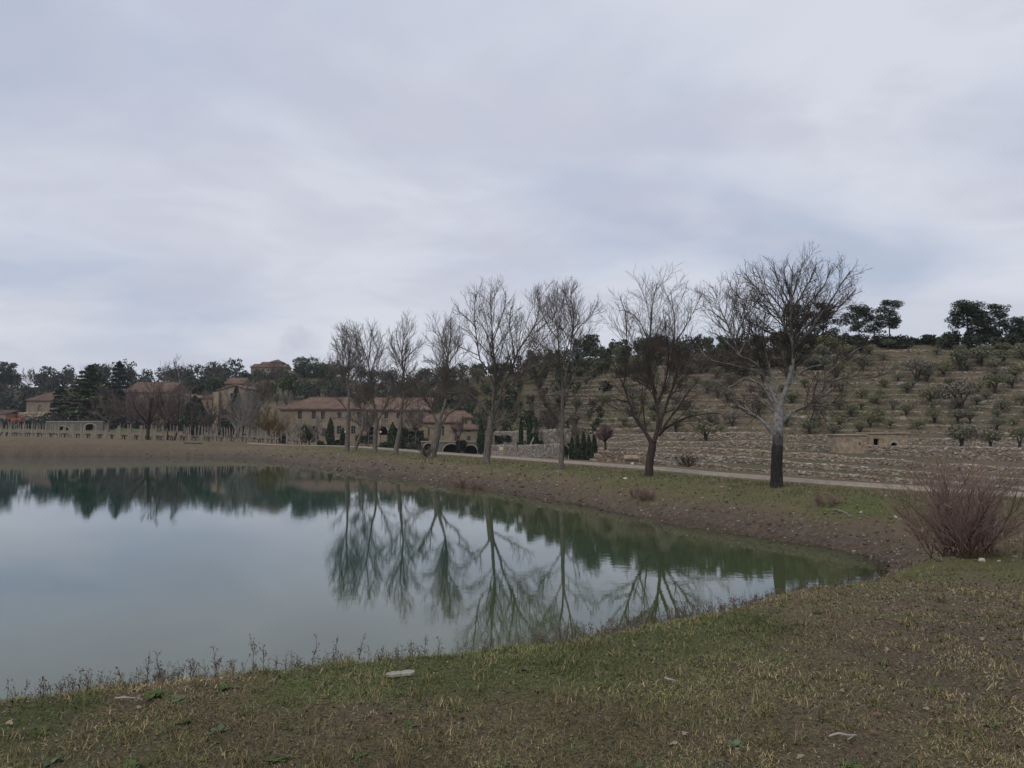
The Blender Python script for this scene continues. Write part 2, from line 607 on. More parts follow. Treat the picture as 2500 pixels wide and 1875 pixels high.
def zg(X, Y, detail=True):
    """height of the ground sheet"""
    X = np.asarray(X, float); Y = np.asarray(Y, float)
    r = np.hypot(X, Y)
    s = seg_dist(X, Y, shore_f, True)
    wob = fbm(X * 0.35, Y * 0.35, 4)
    s = s + wob * 0.45 * sstep(10, 24, r) + wob * 0.5
    pl = plateau(X, Y)
    near = 1 - sstep(13, 20, r)
    slope_far = 0.18 + 0.25 * sstep(-32, -62, X) + 0.26 * np.exp(-((X - 9.0) ** 2 + (Y - 15.5) ** 2) / 30)
    sp = np.maximum(s, 0)
    rf = 0.42 * (1 - np.exp(-sp / 0.5)) * sstep(0.5, 4, np.hypot(X - 10.5, Y - 22)) + slope_far * sp
    rn = 0.5 * sp
    rise = rf * (1 - near) + rn * near
    k = 0.16
    h = np.clip(0.5 + 0.5 * (pl - rise) / k, 0, 1)
    zo = pl * (1 - h) + rise * h - k * h * (1 - h)
    zi = -np.minimum(0.16 * np.maximum(-s, 0), 2.5)
    z = np.where(s > 0, zo, zi)
    t = seg_dist(X, Y, road_c, False)      # >0 on the far side? sign fixed below
    t = t * ROAD_SIGN
    if detail:
        flat = 1 - np.exp(-(t / 2.4) ** 4)
        bank = np.exp(-((sp - 2.0) / 2.6) ** 2) * (1 - near)
        amp = (0.035 + 0.10 * bank) * flat
        z = z + amp * fbm(X * 1.3, Y * 1.3, 4) * sstep(0, 3, r)
        z = z + (0.014 + 0.05 * bank) * flat * fbm(X * 5 + 3, Y * 5, 3) * (1 - sstep(40, 80, r))
        z = z + 0.012 * fbm(X * 14, Y * 14 + 5, 3) * (1 - sstep(9, 14, r))
    u = np.where(Y > 8, X / np.maximum(Y, 8) * F + UC, np.where(X > 0, 3600, -900))
    V = np.interp(u, VU, VZ) + 0.021 * np.maximum(Y - 125, 0) * sstep(650, 450, u)
    far = sstep(1.8, 13, t) * sstep(8, 20, Y)
    z = z * (1 - far) + V * far
    if detail:
        z = z + far * 0.12 * fbm(X * 0.3, Y * 0.3, 4)
    d0 = np.interp(u, HU, HD0)
    under = sstep(0.5, 12, Y - d0) * (Y > 20)
    z = z - under * 5
    return z


ROAD_SIGN = 1.0
_t = seg_dist(np.array([30.0]), np.array([100.0]), road_c, False)
ROAD_SIGN = 1.0 if _t[0] > 0 else -1.0


def gz(x, y, detail=False):
    return float(zg(np.array([x]), np.array([y]), detail)[0])


# ---- ground sheet (polar tessellation out to the horizon)
th = np.concatenate([np.linspace(-180, -46, 36)[:-1], np.linspace(-42, 42, 370), np.linspace(46, 180, 36)[1:]])
rr = np.concatenate([[0.0], np.geomspace(0.6, 3.2, 12), np.geomspace(3.2, 130, 350)[1:], np.geomspace(130, 400, 34)[1:], np.geomspace(400, 6000, 10)[1:]])
TH, RR = np.meshgrid(R(1) * th, rr)
GX = np.sin(TH) * RR; GY = np.cos(TH) * RR
GZ = zg(GX, GY)
nr, nc = GX.shape
gs = seg_dist(GX, GY, shore_f, True)
gt = seg_dist(GX, GY, road_c, False) * ROAD_SIGN


def zone_cols(X, Y, Z, s, t):
    r = np.hypot(X, Y)
    n1 = fbm(X * 0.22 + 40, Y * 0.22, 4)
    n2 = fbm(X * 0.9 + 11, Y * 0.9 + 4, 4)
    green = sstep(-0.25, 0.45, n1 * 0.9 + n2 * 0.5) * 0.65
    strip = sstep(-9, -6.5, t) * sstep(-1.5, -2.2, t) * sstep(20, 30, r)      # turf between trees and road
    green = np.maximum(green, strip * sstep(-0.5, 0.15, n2 + 0.25) * 0.6)
    green = green + 0.9 * np.exp(-(((X - 2.9) / 1.5) ** 2 + ((Y - 8.2 - 0.5 * (X - 2.9)) / 0.7) ** 2)) * sstep(-.4, .2, n2)
    green = green + 0.8 * np.exp(-(((X - 12.5) / 2.2) ** 2 + ((Y - 28.5) / 1.3) ** 2))
    green = green + .8 * np.exp(-((s - 4.7) / .6) ** 2) * sstep(14, 10, r) * sstep(-.5, .2, n2 + n1)
    sp = np.maximum(s, 0)
    bank = np.exp(-(sp / np.where(X < -5, 2.8, 1.7)) ** 2) * sstep(16, 22, r)
    bare = np.clip(bank * 1.1 + sstep(0.15, 0.6, -n1 + n2 * 0.6) * 0.3 * sstep(20, 10, r), 0, 1)
    left = sstep(-20, -45, X) * sstep(60, 95, Y) * sstep(128, 122, Y)
    bare = np.clip(np.maximum(bare, left * 0.55 * sstep(-.3, .3, n1 + n2)), 0, 1)
    green = green * (1 - bare * 0.8)
    lawn = sstep(150, 185, Y) * sstep(-60, -100, X) * sstep(-180, -120, X)
    green = np.maximum(green, lawn * 0.95)
    wet = np.exp(-np.maximum(Z, -0.02) / 0.10) * sstep(12, 18, r)
    wet = np.where(s < 0.3, np.maximum(wet, sstep(0.3, 0, s)), wet)
    return np.stack([np.clip(green, 0, 1), bare, np.clip(wet, 0, 1)], -1)


zc_ = zone_cols(GX, GY, GZ, gs, gt).reshape(-1, 3)
idx = np.arange(nr * nc).reshape(nr, nc)
Fg = np.stack([idx[:-1, :-1], idx[:-1, 1:], idx[1:, 1:], idx[1:, :-1]], -1).reshape(-1, 4)
Fg = Fg[:, ::-1].copy()


def ground_mat():
    m, nt, b = new_mat('ground_soil')
    a = nt.nodes.new('ShaderNodeAttribute')
    a.attribute_name = 'Col'
    sp = nt.nodes.new('ShaderNodeSeparateColor')
    nt.links.new(a.outputs['Color'], sp.inputs[0])
    fine = nnoise(nt, 38, 8, 0.75)
    mid = nnoise(nt, 5.5, 8, 0.7)
    big = nnoise(nt, 0.7, 6, 0.65)
    turf = nramp(nt, fine, [(0.32, (0.033, 0.024, 0.016)), (0.48, (0.106, 0.079, 0.048)), (0.60, (0.175, 0.135, 0.080)), (0.78, (0.288, 0.237, 0.150))])
    earth = nramp(nt, mid, [(0.28, (0.030, 0.022, 0.017)), (0.48, (0.076, 0.057, 0.044)), (0.64, (0.122, 0.096, 0.076)), (0.8, (0.212, 0.183, 0.152))])
    green = nramp(nt, fine, [(0.3, (0.029, 0.037, 0.013)), (0.55, (0.092, 0.108, 0.035)), (0.78, (0.186, 0.190, 0.074))])
    e = nmath(nt, 'ADD', sp.outputs[1], nmath(nt, 'MULTIPLY', nmath(nt, 'SUBTRACT', mid, 0.5), 1.2), True)
    col = nmix(nt, e, turf, earth)
    g = nmath(nt, 'ADD', sp.outputs[0], nmath(nt, 'MULTIPLY', nmath(nt, 'SUBTRACT', mid, 0.55), 1.4), True)
    g = nmath(nt, 'MULTIPLY', g, nmath(nt, 'ADD', sp.outputs[0], 0.35, True))
    col = nmix(nt, g, col, green)
    bigr = nramp(nt, big, [(0.3, (0.900, 0.900, 0.900)), (0.7, (1.2, 1.18, 1.15))])
    col = nmix(nt, 1.0, col, bigr, 'MULTIPLY')
    col = nmix(nt, nmath(nt, 'MULTIPLY', sp.outputs[2], 0.55), col, nmix(nt, 1.0, col, (0.546, 0.494, 0.468), 'MULTIPLY'))
    nt.links.new(col, b.inputs['Base Color'])
    b.inputs['Roughness'].default_value = 0.95
    nbump(nt, b, nmath(nt, 'ADD', fine, nmath(nt, 'MULTIPLY', mid, 1.6)), 0.9, 0.035)
    return m


M['ground'] = ground_mat()
g_ = mesh_obj('ground', np.stack([GX, GY, GZ], -1).reshape(-1, 3), Fg, M['ground'], smooth=True, cols=zc_)
tag(g_, kind='structure')

# ---- hillside: contour-aligned loft of terraces
TAB_V = {1: [1035, 1035, 1045, 1050, 1062, 1090, 1110, 1128, 1126, 1143, 1156, 1190, 1260],
         2: [1030, 1030, 1040, 1040, 1050, 1078, 1095, 1112, 1108, 1120, 1134, 1170, 1225],
         3: [1025, 1025, 1032, 1032, 1040, 1066, 1082, 1096, 1092, 1100, 1111, 1143, 1190],
         4: [1020, 1020, 1024, 1024, 1030, 1054, 1068, 1080, 1077, 1079, 1089, 1096, 1130],
         5: [1012, 1012, 1016, 1016, 1020, 1042, 1052, 1062, 1058, 1058, 1065, 1072, 1095]}
TAB_D = {1: [245, 245, 205, 200, 168, 125, 95, 66, 62, 56, 53, 46, 42],
         2: [250, 250, 210, 204, 171, 128, 98, 69.5, 65.5, 60, 57, 50, 46],
         3: [256, 256, 216, 209, 174, 131, 101, 73.5, 69.5, 64, 61, 54.5, 50],
         4: [262, 262, 222, 214, 177, 134, 104, 77.5, 73.5, 68.5, 66, 60, 56],
         5: [268, 268, 228, 220, 181, 138, 108, 83, 79, 75, 73, 68, 64]}
CU = [-900, 0, 350, 500, 600, 690, 800, 900, 1000, 1150, 1200, 1330, 1400, 1480, 1600, 1850, 2000, 2450, 3600]
CV = [955, 950, 945, 935, 915, 903, 915, 938, 940, 925, 918, 893, 882, 872, 862, 850, 842, 842, 838]
CD = [345, 335, 320, 300, 290, 288, 283, 275, 262, 205, 190, 150, 130, 115, 108, 101, 100, 99, 95]
NT = 20          # number of walls
ucols = np.arange(-900, 3300, 10.0)


def hill_rows(u):
    """depth and top height of each wall 0..NT+1 at photograph columns u"""
    D = np.zeros((NT + 2, len(u))); Vv = np.zeros_like(D)
    for k in range(1, 6):
        D[k] = np.interp(u, HU, TAB_D[k]); Vv[k] = np.interp(u, HU, TAB_V[k])
    cd = np.interp(u, CU, CD); cv = np.interp(u, CU, CV)
    for k in range(6, NT + 2):
        t = (k - 5) / (NT + 1 - 5)
        D[k] = D[5] + (cd - D[5]) * t
        Vv[k] = Vv[5] + (cv - Vv[5]) * t ** 0.92
    D[0] = np.interp(u, HU, HD0); Vv[0] = VH
    for k in range(1, NT + 2):
        D[k] += 0.9 * fbm(u * 0.006 + 3.7 * k, np.full(len(u), 1.3 * k), 3) * (0.5 if k < 6 else 1.0)
        Vv[k] += 3.0 * fbm(u * 0.008 + 1.7 * k, np.full(len(u), 7.3 * k), 2) * (0.7 if k < 6 else 1.0)
    Z = H - (Vv - VH) * D / F
    X0 = (u - UC) / F * D[0]
    Z[0] = zg(X0, D[0], False) - 0.3
    frac = np.zeros((NT + 2, len(u)))
    w = sstep(1330, 1450, u)[None]
    k = np.arange(NT + 2)[:, None]
    frac = np.where(k < 6, 0.22 * w + 0.95 * (1 - w), 0.70 * sstep(1150, 1450, u)[None] + 0.85 * (1 - sstep(1150, 1450, u)[None]))
    Zf = np.zeros_like(Z)
    Zf[1:] = Z[:-1] + frac[1:] * (Z[1:] - Z[:-1])
    return D, Z, Zf, Vv


hD, hZ, hZf, hV = hill_rows(ucols)
rows_d, rows_z = [hD[0] - 3, hD[0]], [hZ[0] - 2.0, hZ[0]]
for k in range(1, NT + 2):
    dm = hD[k - 1] + 0.15
    for f in (0.25, 0.5, 0.75, 1.0):
        dd = dm + (hD[k] - 0.1 - dm) * f
        zz_ = hZ[k - 1] + (hZf[k] - hZ[k - 1]) * f + (0.05 * fbm(ucols * 0.05, np.full(len(ucols), k * 9 + f * 3), 3) if f < 1 else 0)
        rows_d.append(dd); rows_z.append(zz_)
    rows_d.append(hD[k] + 0.15); rows_z.append(hZ[k])
for dd, dz in ((12, 1.0), (40, 1.5), (120, -2), (400, -20)):
    rows_d.append(hD[-1] + dd); rows_z.append(hZ[-1] + dz)
HDm = np.array(rows_d); HZm = np.array(rows_z)
HXm = (ucols[None] - UC) / F * HDm
hr, hc = HDm.shape
idx = np.arange(hr * hc).reshape(hr, hc)
Fh = np.stack([idx[:-1, :-1], idx[:-1, 1:], idx[1:, 1:], idx[1:, :-1]], -1).reshape(-1, 4)


def hill_mat():
    m, nt, b = new_mat('hillside_soil')
    fine = nnoise(nt, 6.0, 8, 0.75)
    mid = nnoise(nt, 0.9, 7, 0.7)
    big = nnoise(nt, 0.06, 5, 0.6)
    earth = nramp(nt, fine, [(0.3, (0.058, 0.044, 0.033)), (0.5, (0.137, 0.101, 0.075)), (0.66, (0.208, 0.163, 0.124)), (0.8, (0.325, 0.273, 0.215))])
    grass = nramp(nt, fine, [(0.3, (0.039, 0.039, 0.018)), (0.6, (0.098, 0.094, 0.044)), (0.8, (0.163, 0.150, 0.078))])
    f = nmath(nt, 'ADD', nmath(nt, 'MULTIPLY', nmath(nt, 'SUBTRACT', mid, 0.42), 3.0), nmath(nt, 'MULTIPLY', nmath(nt, 'SUBTRACT', big, 0.36), 2.5), True)
    nt.links.new(nmix(nt, f, earth, grass), b.inputs['Base Color'])
    b.inputs['Roughness'].default_value = 0.95
    nbump(nt, b, fine, 0.8, 0.2)
    return m


hs = mesh_obj('hillside', np.stack([HXm, HDm, HZm], -1).reshape(-1, 3), Fh, hill_mat(), smooth=False)
tag(hs, kind='structure')


def hill_spot(u, v):
    """point on the terrace whose soil shows at photograph position (u, v)"""
    j = int(np.clip(round((u - ucols[0]) / 10.0), 0, len(ucols) - 1))
    vv = hV[:, j].copy()
    vv[0] = 1300
    k = int(np.clip(np.searchsorted(-vv, -v) - 1, 1, NT))
    f = 0.35
    d = hD[k, j] + f * (hD[k + 1, j] - hD[k, j])
    z = hZ[k, j] + f * (hZf[k + 1, j] - hZ[k, j])
    return np.array(((u - UC) / F * d, d, z)), k


# ---- road
rc = catmull(road_line, 24, False)
rc = rc[(rc[:, 1] > -30) & (rc[:, 0] > -42)]
dv = np.gradient(rc, axis=0); dv /= np.linalg.norm(dv, axis=1, keepdims=True)
nv = np.stack([-dv[:, 1], dv[:, 0]], 1)
prof = np.array([-1.9, -1.2, -0.5, 0, 0.5, 1.2, 1.9]) * 0.55
wig = 1 + 0.12 * fbm(np.arange(len(rc)) * 0.25, np.zeros(len(rc)), 3)
RP = rc[:, None, :] + nv[:, None, :] * (prof[None, :] * wig[:, None])[:, :, None]
RZ = zg(RP[..., 0], RP[..., 1], False) + 0.06 + 0.03 * np.cos(prof / 1.05 * pi / 2)[None]
RZ[:, 0] -= 0.10; RZ[:, -1] -= 0.10
V3 = np.concatenate([RP, RZ[..., None]], -1)
i2 = np.arange(V3.shape[0] * 7).reshape(-1, 7)
Fr = np.stack([i2[:-1, :-1], i2[:-1, 1:], i2[1:, 1:], i2[1:, :-1]], -1).reshape(-1, 4)
M['road'] = noise_mat('road_gravel', [(0.3, (0.15, 0.12, 0.092)), (0.5, (0.24, 0.195, 0.152)), (0.75, (0.32, 0.27, 0.215))], 3.5, bump=0.6, dist=0.03)
tag(mesh_obj('road', V3.reshape(-1, 3), Fr, M['road'], smooth=True), kind='structure')


# ---- pond water
def water_mat():
    m = bpy.data.materials.new('pond_water')
    m.use_nodes = True
    nt = m.node_tree
    nt.nodes.clear()
    o = nt.nodes.new('ShaderNodeOutputMaterial')
    gl = nt.nodes.new('ShaderNodeBsdfGlossy')
    gl.inputs['Roughness'].default_value = 0.004
    gl.inputs['Color'].default_value = (0.94, 0.965, 1.0, 1)
    df = nt.nodes.new('ShaderNodeBsdfDiffuse')
    tr = nt.nodes.new('ShaderNodeBsdfTransparent')
    tr.inputs['Color'].default_value = (0.62, 0.68, 0.42, 1)
    a = nt.nodes.new('ShaderNodeAttribute'); a.attribute_name = 'Col'
    sp = nt.nodes.new('ShaderNodeSeparateColor')
    nt.links.new(a.outputs['Color'], sp.inputs[0])
    murk = nnoise(nt, 0.15, 4, 0.5)
    deepc = nramp(nt, murk, [(0.3, (0.015, 0.045, 0.034)), (0.7, (0.021, 0.055, 0.040))])
    shal = nramp(nt, murk, [(0.3, (0.046, 0.060, 0.025)), (0.7, (0.062, 0.072, 0.029))])
    nt.links.new(nmix(nt, sp.outputs[0], shal, deepc), df.inputs['Color'])
    body = nt.nodes.new('ShaderNodeMixShader')
    nt.links.new(sp.outputs[1], body.inputs[0])
    nt.links.new(tr.outputs[0], body.inputs[1])
    nt.links.new(df.outputs[0], body.inputs[2])
    fr = nt.nodes.new('ShaderNodeFresnel')
    fr.inputs['IOR'].default_value = 1.6
    # wind ripples, longer across the view than along it
    w1 = nnoise(nt, 3.6, 3, 0.5, stretch=(0.55, 1.0, 1.0))
    w2 = nnoise(nt, 11.0, 3, 0.55, stretch=(0.5, 1.0, 1.0), off=(3, 5, 0))
    calm = nramp(nt, nnoise(nt, 0.09, 3, 0.5, off=(9, 2, 0)), [(0.35, (0.35,) * 3), (0.65, (1.0,) * 3)])
    hgt = nmath(nt, 'MULTIPLY', nmath(nt, 'ADD', nmath(nt, 'MULTIPLY', w1, 1.0), nmath(nt, 'MULTIPLY', w2, 0.30)), calm)
    bp = nt.nodes.new('ShaderNodeBump')
    bp.inputs['Strength'].default_value = 1.0
    bp.inputs['Distance'].default_value = 0.0014
    nt.links.new(hgt, bp.inputs['Height'])
    for n in (gl, fr):
        nt.links.new(bp.outputs[0], n.inputs['Normal'])
    mx = nt.nodes.new('ShaderNodeMixShader')
    nt.links.new(fr.outputs[0], mx.inputs[0])
    nt.links.new(body.outputs[0], mx.inputs[1])
    nt.links.new(gl.outputs[0], mx.inputs[2])
    nt.links.new(mx.outputs[0], o.inputs[0])
    return m


wth = R(1) * np.concatenate([np.linspace(-100, -40, 40)[:-1], np.linspace(-40, 40, 200)])
wr = np.geomspace(5, 150, 160)
WT, WR = np.meshgrid(wth, wr)
WX, WY = np.sin(WT) * WR, np.cos(WT) * WR
ws = seg_dist(WX, WY, shore_f, True)
depth = np.clip(0.16 * np.maximum(-ws, 0), 0, 2.5)
deep = sstep(0.2, 2.2, depth)
opaq = 0.5 * sstep(0, .03, depth) + 0.5 * sstep(0.0, 0.2, depth)
wcol = np.stack([deep, opaq, np.zeros_like(deep)], -1).reshape(-1, 3)
idx = np.arange(WX.size).reshape(WX.shape)
keep = (ws[:-1, :-1] < 2.5) & (ws[1:, 1:] < 2.5) & (ws[:-1, 1:] < 2.5) & (ws[1:, :-1] < 2.5)
Fw = np.stack([idx[:-1, :-1], idx[1:, :-1], idx[1:, 1:], idx[:-1, 1:]], -1)[keep]
Fw = Fw[:, ::-1].copy()
wo = mesh_obj('water', np.stack([WX, WY, np.zeros_like(WX)], -1).reshape(-1, 3), Fw, water_mat(), cols=wcol)
tag(wo, kind='structure')


# ------------------------------------------------------------------ dry stone work
def stones_mesh(cen, size, yaw, r, jit=0.28, walled=False):
    n = len(cen)
    base = np.array([(-1, -1, -1), (1, -1, -1), (1, 1, -1), (-1, 1, -1), (-1, -1, 1), (1, -1, 1), (1, 1, 1), (-1, 1, 1)], float) * 0.5
    v = base[None] * size[:, None, :] * (1 + r.uniform(-jit, jit, (n, 8, 3)))
    v[:, 4:, :2] *= 0.86
    tl = r.normal(0, 0.10, n)
    cz, sz = np.cos(tl)[:, None], np.sin(tl)[:, None]
    vx = v[..., 0] * cz - v[..., 2] * sz; vz = v[..., 0] * sz + v[..., 2] * cz
    v[..., 0], v[..., 2] = vx, vz
    c, s = np.cos(yaw)[:, None], np.sin(yaw)[:, None]
    x = v[..., 0] * c - v[..., 1] * s; y = v[..., 0] * s + v[..., 1] * c
    v = np.stack([x, y, v[..., 2]], -1) + cen[:, None, :]
    fb = np.array([(0, 3, 2, 1), (4, 5, 6, 7), (0, 1, 5, 4), (1, 2, 6, 5), (2, 3, 7, 6), (3, 0, 4, 7)])
    if walled:                      # underside and back are buried in the wall core
        fb = fb[[1, 2, 3, 5]]
    f = (np.arange(n)[:, None, None] * 8 + fb[None]).reshape(-1, 4)
    return v.reshape(-1, 3), f


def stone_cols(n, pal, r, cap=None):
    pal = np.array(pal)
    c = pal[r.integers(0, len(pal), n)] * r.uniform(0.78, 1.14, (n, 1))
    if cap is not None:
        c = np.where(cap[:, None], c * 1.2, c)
    return np.repeat(c, 8, axis=0)


PAL_TAN = [(0.155, 0.122, 0.09), (0.19, 0.152, 0.115), (0.12, 0.094, 0.07), (0.225, 0.185, 0.145), (0.16, 0.112, 0.08)]
PAL_GREY = [(0.15, 0.136, 0.118), (0.19, 0.172, 0.15), (0.11, 0.098, 0.085), (0.23, 0.21, 0.18), (0.15, 0.122, 0.096)]
ORD = ['lowest', 'second', 'third', 'fourth', 'fifth', 'sixth', 'seventh', 'eighth', 'ninth', 'tenth', 'eleventh', 'twelfth', 'thirteenth', 'fourteenth', 'fifteenth', 'sixteenth', 'seventeenth', 'eighteenth', 'nineteenth', 'topmost']


def ribbon_wall(name, label, pts, zb, zt, thick, step, rowh, pal, group, r, sx=1.25):
    """dry stone wall along plan points pts (n,2), from zb to zt; backing ribbon + stones standing proud of it"""
    seg = np.linalg.norm(np.diff(pts, axis=0), axis=1)
    L = np.concatenate([[0], np.cumsum(seg)])
    o = thing(name, label, 'stone wall', (pts[0, 0], pts[0, 1], zb[0]), group)
    org = np.array(o.location)
    # backing core
    n = len(pts)
    dv = np.gradient(pts, axis=0); dv /= np.linalg.norm(dv, axis=1, keepdims=True) + 1e-9
    nm = np.stack([-dv[:, 1], dv[:, 0]], 1)
    nm *= np.sign((nm * pts).sum(1, keepdims=True) + 1e-9)       # points away from the viewer's side of the valley
    back = pts + nm * thick
    lo = np.c_[pts, zb - 0.3]; tp = np.c_[pts, zt - 0.05]; tb = np.c_[back, zt - 0.05]; lb = np.c_[back, zb - 0.3]
    v = np.concatenate([lo, tp, tb, lb])
    i = np.arange(n - 1)
    f = np.concatenate([np.stack([i + a * n, i + 1 + a * n, i + 1 + b * n, i + b * n], 1) for a, b in ((0, 1), (1, 2), (2, 3))])
    mesh_obj('core', v, f, M['stone_grey'] if pal is PAL_GREY else M['stone_tan'], o, org)
    cs, ss, yw, cp = [], [], [], []
    hmax = float((zt - zb).max())
    nrow = max(1, int(round(hmax / rowh)))
    for k in range(nrow):
        a = np.arange(r.uniform(0, step), L[-1], step)
        a = np.clip(a + r.uniform(-.3, .3, len(a)) * step, 0, L[-1])
        x = np.interp(a, L, pts[:, 0]); y = np.interp(a, L, pts[:, 1])
        b0 = np.interp(a, L, zb); t0 = np.interp(a, L, zt)
        h = (t0 - b0) / nrow
        z = b0 + h * (k + 0.5)
        ax = np.interp(a, L, nm[:, 0]); ay = np.interp(a, L, nm[:, 1])
        off = r.uniform(-0.04, 0.04, len(a)) + 0.05 * k / nrow
        cs.append(np.stack([x + ax * off, y + ay * off, z + r.uniform(-.03, .03, len(a))], 1))
        ss.append(np.stack([step * sx * r.uniform(.6, 1.25, len(a)), np.full(len(a), .2), np.maximum(h * r.uniform(.8, 1.3, len(a)), .08)], 1))
        yw.append(np.arctan2(np.interp(a, L, dv[:, 1]), np.interp(a, L, dv[:, 0])))
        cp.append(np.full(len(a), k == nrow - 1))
    cs = np.concatenate(cs); ss = np.concatenate(ss); yw = np.concatenate(yw); cp = np.concatenate(cp)
    v, f = stones_mesh(cs, ss, yw, r, walled=True)
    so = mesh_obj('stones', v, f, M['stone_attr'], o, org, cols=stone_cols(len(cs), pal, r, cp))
    so['kind'] = 'stuff'
    return o


for k in range(1, NT + 1):
    r_ = np.random.default_rng(100 + k)
    u0, u1 = (1440, 2700) if k <= 5 else (1330 - 10 * (k % 4), 2700)
    if k == 4:
        u1 = 2700
    sel = (ucols >= u0) & (ucols <= u1)
    uu = ucols[sel]
    pts = np.stack([(uu - UC) / F * (hD[k, sel] - 0.05), hD[k, sel] - 0.05], 1)
    zb = hZf[k, sel]
    brk = np.clip(.62 + 1.1 * fbm(uu * .011 + 5 * k, np.full(len(uu), 3.1 * k), 3), .12, 1.1)
    zt = zb + (hZ[k, sel] + 0.08 - zb) * (brk if k > 5 else np.clip(brk + .5, .8, 1.1))
    lab = ('%s dry stone terrace wall %s, counted upward from the gravel road' % (ORD[k - 1], 'of the bare lower terraces' if k <= 5 else 'on the olive hillside')) if k < NT else 'topmost dry stone terrace wall on the olive hillside, just under the pines'
    if k == 1:
        lab = 'lowest dry stone terrace wall, just beyond the gravel road'
    ribbon_wall('terrace_wall', lab, pts, zb, zt, 0.3, 0.17 if k <= 5 else 0.26, 0.11 if k <= 5 else 0.20, [tuple(c * (1.12 if k <= 5 else .82) for c in q) for q in PAL_TAN + PAL_GREY[:2 + k % 3]], 'dry stone terrace walls', r_)


def straight_wall(name, label, u0, v0, u1, v1, h, d0, d1, pal, step=0.4, rowh=0.27, group='garden stone walls'):
    """v0,v1: foot line"""
    a = P(u0, v0, d0); b = P(u1, v1, d1)
    n = 30
    t = np.linspace(0, 1, n)[:, None]
    p = a[None] * (1 - t) + b[None] * t
    r_ = np.random.default_rng(abs(int(u0 * 7 + v0)))
    hh = h * (1 + 0.04 * fbm(t[:, 0] * 9 + u0, t[:, 0] * 0, 3))
    return ribbon_wall(name, label, p[:, :2], p[:, 2] - 0.1, p[:, 2] + hh, 0.5, step, rowh, pal, group, r_)


straight_wall('garden_wall', 'long grey stone retaining wall beside the road, below two cypresses', 1195, 1118, 1372, 1124, 2.1, 130, 100, PAL_GREY, .32, .22)
straight_wall('garden_wall', 'upper grey stone wall behind the pair of cypresses', 1206, 1086, 1392, 1090, 2.4, 142, 106, PAL_GREY, .32, .22)
straight_wall('garden_wall', 'short brown stone wall behind the little roofed stone box', 1461, 1134, 1580, 1142, 1.15, 63.5, 60, PAL_TAN, 0.22, 0.15)
straight_wall('boundary_wall', 'tan stone wall in front of the red roofed house, behind the lawn', -250, 1034, 152, 1033, 3.2, 224, 222, PAL_TAN, 0.6, 0.4)


# ------------------------------------------------------------------ bare trees
def resample(p, K):
    p = np.asarray(p, float)
    if len(p) > 2:
        p = catmull(p, 6, False)
    L = np.concatenate([[0], np.cumsum(np.linalg.norm(np.diff(p, axis=0), axis=1))])
    t = np.linspace(0, L[-1], K)
    return np.stack([np.interp(t, L, p[:, i]) for i in range(3)], 1)


def children(Pp, Rp, m, t0, t1, frac, ang, K, up, wig, rr_, r, droop=0.0, rmin=0.004, tip=0.35, lmin=0.15, lmax=99.0):
    N, Kp, _ = Pp.shape
    Lall = np.linalg.norm(np.diff(Pp, axis=1), axis=2).sum(1)
    cn_ = np.clip(np.round(m * Lall / Lall.mean()), 2, 2.6 * m).astype(int)      # longer parents carry more shoots
    par = np.repeat(np.arange(N), cn_)
    nn = len(par)
    order = np.arange(nn) - np.repeat(np.cumsum(cn_) - cn_, cn_)
    t = np.clip(t0 + (t1 - t0) * (order + r.random(nn)) / cn_[par], 0, .999)
    x = t * (Kp - 1); i = np.clip(x.astype(int), 0, Kp - 2); f = (x - i)[:, None]
    st = Pp[par, i] * (1 - f) + Pp[par, i + 1] * f
    tg = Pp[par, i + 1] - Pp[par, i]; tg /= np.linalg.norm(tg, axis=1, keepdims=True) + 1e-9
    Lp = Lall[par]
    rad = (Rp[par, i] * (1 - f[:, 0]) + Rp[par, i + 1] * f[:, 0])
    q = r.normal(size=(nn, 3)); q -= (q * tg).sum(1, keepdims=True) * tg
    q /= np.linalg.norm(q, axis=1, keepdims=True) + 1e-9
    a = np.clip(r.normal(ang, 0.18, nn), 0.15, 1.5)[:, None]
    dr = tg * np.cos(a) + q * np.sin(a)
    L = np.maximum(Lp * frac * r.uniform(0.55, 1.25, nn) * (1.1 - 0.75 * t), lmin)
    L = np.minimum(L, lmax)
    pts = np.zeros((nn, K, 3)); pts[:, 0] = st
    d = dr.copy()
    bend = np.array([0, 0, 1.0])
    for k in range(1, K):
        d = d + bend * (up - droop * (1 - k / K)) / (K - 1) + r.normal(0, wig, d.shape)
        d /= np.linalg.norm(d, axis=1, keepdims=True) + 1e-9
        pts[:, k] = pts[:, k - 1] + d * (L / (K - 1))[:, None]
    r0 = np.maximum(rad * rr_, rmin)
    R2 = r0[:, None] * np.linspace(1, tip, K)[None]
    return pts, R2


